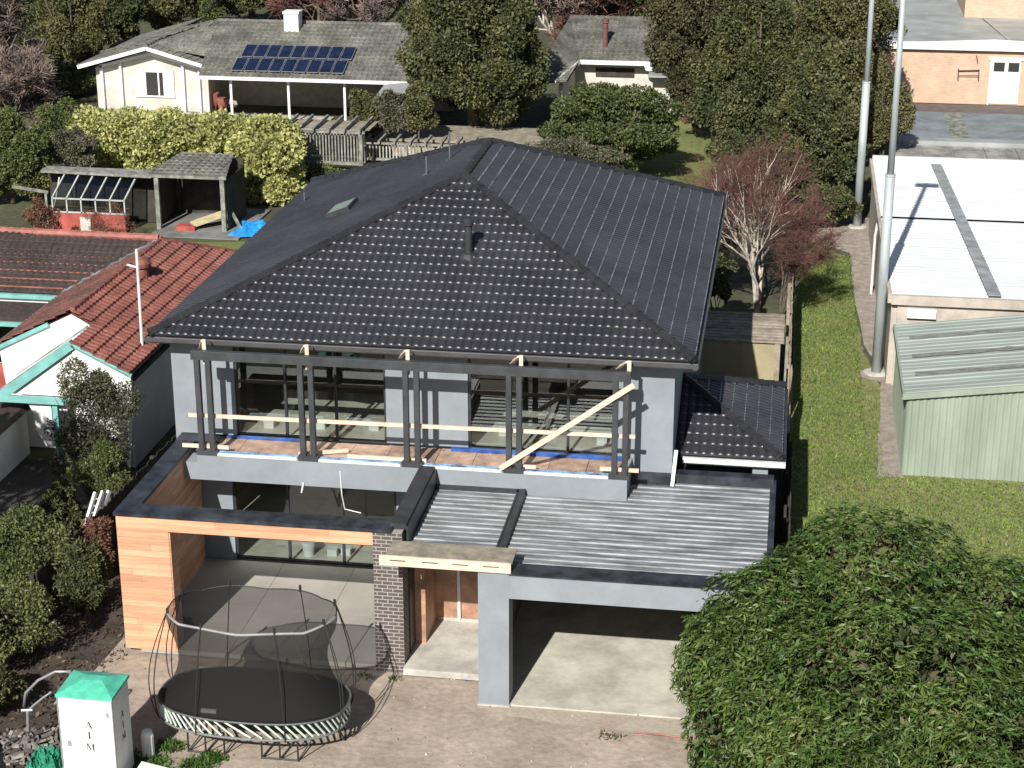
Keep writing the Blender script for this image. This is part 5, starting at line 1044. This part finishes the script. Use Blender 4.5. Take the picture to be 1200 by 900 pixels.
for i, (px, y, h, m_, lbl, sd_) in enumerate(((372, 112, 7, TWIGR, 'leafless reddish tree right of the white chimney', 31), (412, 114, 8, TWIGR, 'leafless reddish brown tree above the solar panels', 32), (455, 113, 7, TWIGG, 'leafless brown tree beside the big dense tree', 33), (655, 112, 8, TWIGG, 'pale leafless tree with many stems behind the cottage roof', 34), (690, 113, 7, TWIGR, 'leafless reddish tree right of the pale many stemmed one', 35))):
    q = atY(px, 50, y); bare('bare_tree', lbl, 'tree', (q.x, y, 0), h, BIRCHB if i in (1, 3) else BARK, m_, spread=.45, r0=.2, seed=sd_, levels=5, stems=3 if i == 3 else 2, twign=3, tips=5, tw=.03, first=.28, group='leafless trees behind the old houses')
for i, (a_, b_, c_, d_, y_, m_, lb_) in enumerate(((-60, 60, 60, 150, 96, L_DK, 'dark bush bank under the leafless tree at the left edge'), (45, 110, 75, 128, 98, L_MD, 'green bush at the foot of the olive conifer'), (280, 420, -60, 30, 126, L_OL, 'olive tree behind the leafless reddish trees'), (100, 300, -90, 20, 138, L_BR, 'brown olive tree furthest back above the old house gable'), (500, 620, -140, -5, 125, L_OL, 'olive tree top behind the big dense tree'), (860, 1010, -120, 10, 122, L_OL, 'olive tree furthest back behind the lamp poles'))):
    tr('dense_tree' if i > 1 else 'garden_bush', lb_, 'tree' if i > 1 else 'bush', a_, b_, c_, d_, y_, m_, 26000, .18, .11, 18, (.24, .4), 100+i, G1, trunk=.15)
tr('clipped_bush', 'low dark bush under the dark clump beside the far lamp pole', 'bush', 930, 1006, 215, 292, 75.2, L_DK, 13050, 0.128, 0.072, 14, (.26, .4), 120, trunk=.08)
tr('clipped_bush', 'dark bush under the clump at the edge of the back lawn', 'bush', 832, 915, 150, 215, 79, L_DK, 13050, 0.128, 0.072, 14, (.26, .4), 121, trunk=.08)
tr('cypress_tree', 'dark olive tree filling the wood between the far lamp pole and the warehouse bush', 'tree', 930, 1040, 40, 200, 86, L_OL, 26000, .18, .1, 20, (.24, .38), 122, G1, trunk=.15)
tr('cypress_tree', 'dark tree at the left of the clump above the back lawn', 'tree', 800, 880, 40, 175, 91, L_DK, 22000, .18, .1, 18, (.24, .38), 123, G1, trunk=.15)
# near left
tr('leggy_shrub', 'tall leggy shrub with grey and brown leaves in front of the white gable', 'shrub', 55, 168, 418, 600, 43.2, L_GY2, 19140, 0.094, 0.036, 20, (.2, .34), 81, trunk=.06, gaps=.2, shell=.35)
tr('leggy_shrub', 'green grassy shrub below the leggy grey one beside the dark fence', 'shrub', 85, 150, 520, 600, 42, L_MD, 15225, 0.092, 0.023, 12, (.26, .4), 82, trunk=.04)
tr('garden_bush', 'sunlit green bush at the left edge above the other bushes', 'bush', -50, 90, 590, 730, 37.2, L_MD, 20880, 0.079, 0.040, 20, (.22, .36), 83, trunk=.06, gaps=.25)
tr('garden_bush', 'yellow green bush at the left edge below the sunlit one', 'bush', -65, 78, 680, 830, 34.4, L_MD, 20880, 0.079, 0.040, 20, (.22, .36), 84, trunk=.06, gaps=.25)
tr('garden_bush', 'dark bush beside the timber clad wall', 'bush', 70, 134, 620, 752, 36.6, L_DK, 11310, 0.086, 0.036, 14, (.24, .38), 85, trunk=.05, gaps=.2)
tr('rusty_shrub', 'dry rusty brown shrub beside the white ladder', 'shrub', 95, 132, 600, 668, 38.6, L_RD, 4350, 0.094, 0.026, 8, (.28, .42), 86, trunk=.03)
tr('rusty_shrub', 'dry rusty shrub at the left end of the greenhouse', 'shrub', 30, 72, 232, 285, 67.5, L_RD, 5582, 0.092, 0.034, 8, (.28, .42), 87, trunk=.03)
tr('rusty_shrub', 'thin rusty weeds in front of the red greenhouse wall', 'shrub', 98, 160, 238, 282, 68.4, L_RD, 2791, 0.115, 0.018, 12, (.2, .3), 88, trunk=.02, ry=.4)
tr('potted_shrub', 'dark shrub in the small yard below the birch', 'shrub', 822, 862, 290, 352, 60.5, L_DK, 5220, 0.108, 0.050, 8, (.28, .42), 89, trunk=.04)
tr('garden_shrub', 'grey brown weeping shrub behind the dark one beside the house roof', 'shrub', 832, 875, 240, 300, 64, L_GY, 7612, 0.104, 0.023, 8, (.28, .42), 90, trunk=.04)
m = MB(); m.lathe([(.5, 0), (.62, .3), (.62, .4), (.5, .42)], -2.1, 59.0, 16); tag(m.build('terracotta_planter', REDE), 'round terracotta planter below the dark shrub behind the house', 'planter')
tr('far_shrub', 'rusty shrub at the far end of the back lawn', 'shrub', 800, 835, 118, 150, 92, L_RD, 6343, 0.115, 0.046, 8, (.3, .45), 91, trunk=.03)
tr('garden_bush', 'low dark bush at the left edge level with the tube frame', 'bush', -60, 30, 775, 862, 32.2, L_DK, 11600, 0.080, 0.036, 16, (.22, .36), 92, trunk=.05, gaps=.25)
tr('garden_bush', 'dark bush in the shade between the driveway and the white ladder', 'bush', 40, 100, 560, 640, 40.5, L_DK, 7250, 0.096, 0.040, 12, (.24, .38), 93, trunk=.05)
tr('shade_tree', 'unseen tall dark tree outside the left picture edge, added to cast shade', 'tree', -330, -60, 330, 700, 36.5, L_DK, 13050, 0.240, 0.128, 20, (.24, .4), 94)  # out-of-frame tree, added to throw shade over the driveway
# fallen leaves / litter under the bushes
rg = np.random.default_rng(77); n = 1300; q = np.stack([rg.uniform(-17, -14.3, n), rg.uniform(31, 40, n), np.full(n, .0)], 1)
o = leaves('leaf_litter', leafmat('litter', [(.03, .02, .015), (.07, .05, .035), (.16, .12, .09)], .9, 0), None, q, np.tile([0, 0, .3], (n, 1)), .12, .06, 3, 0, 1.2); o['kind'] = 'stuff'
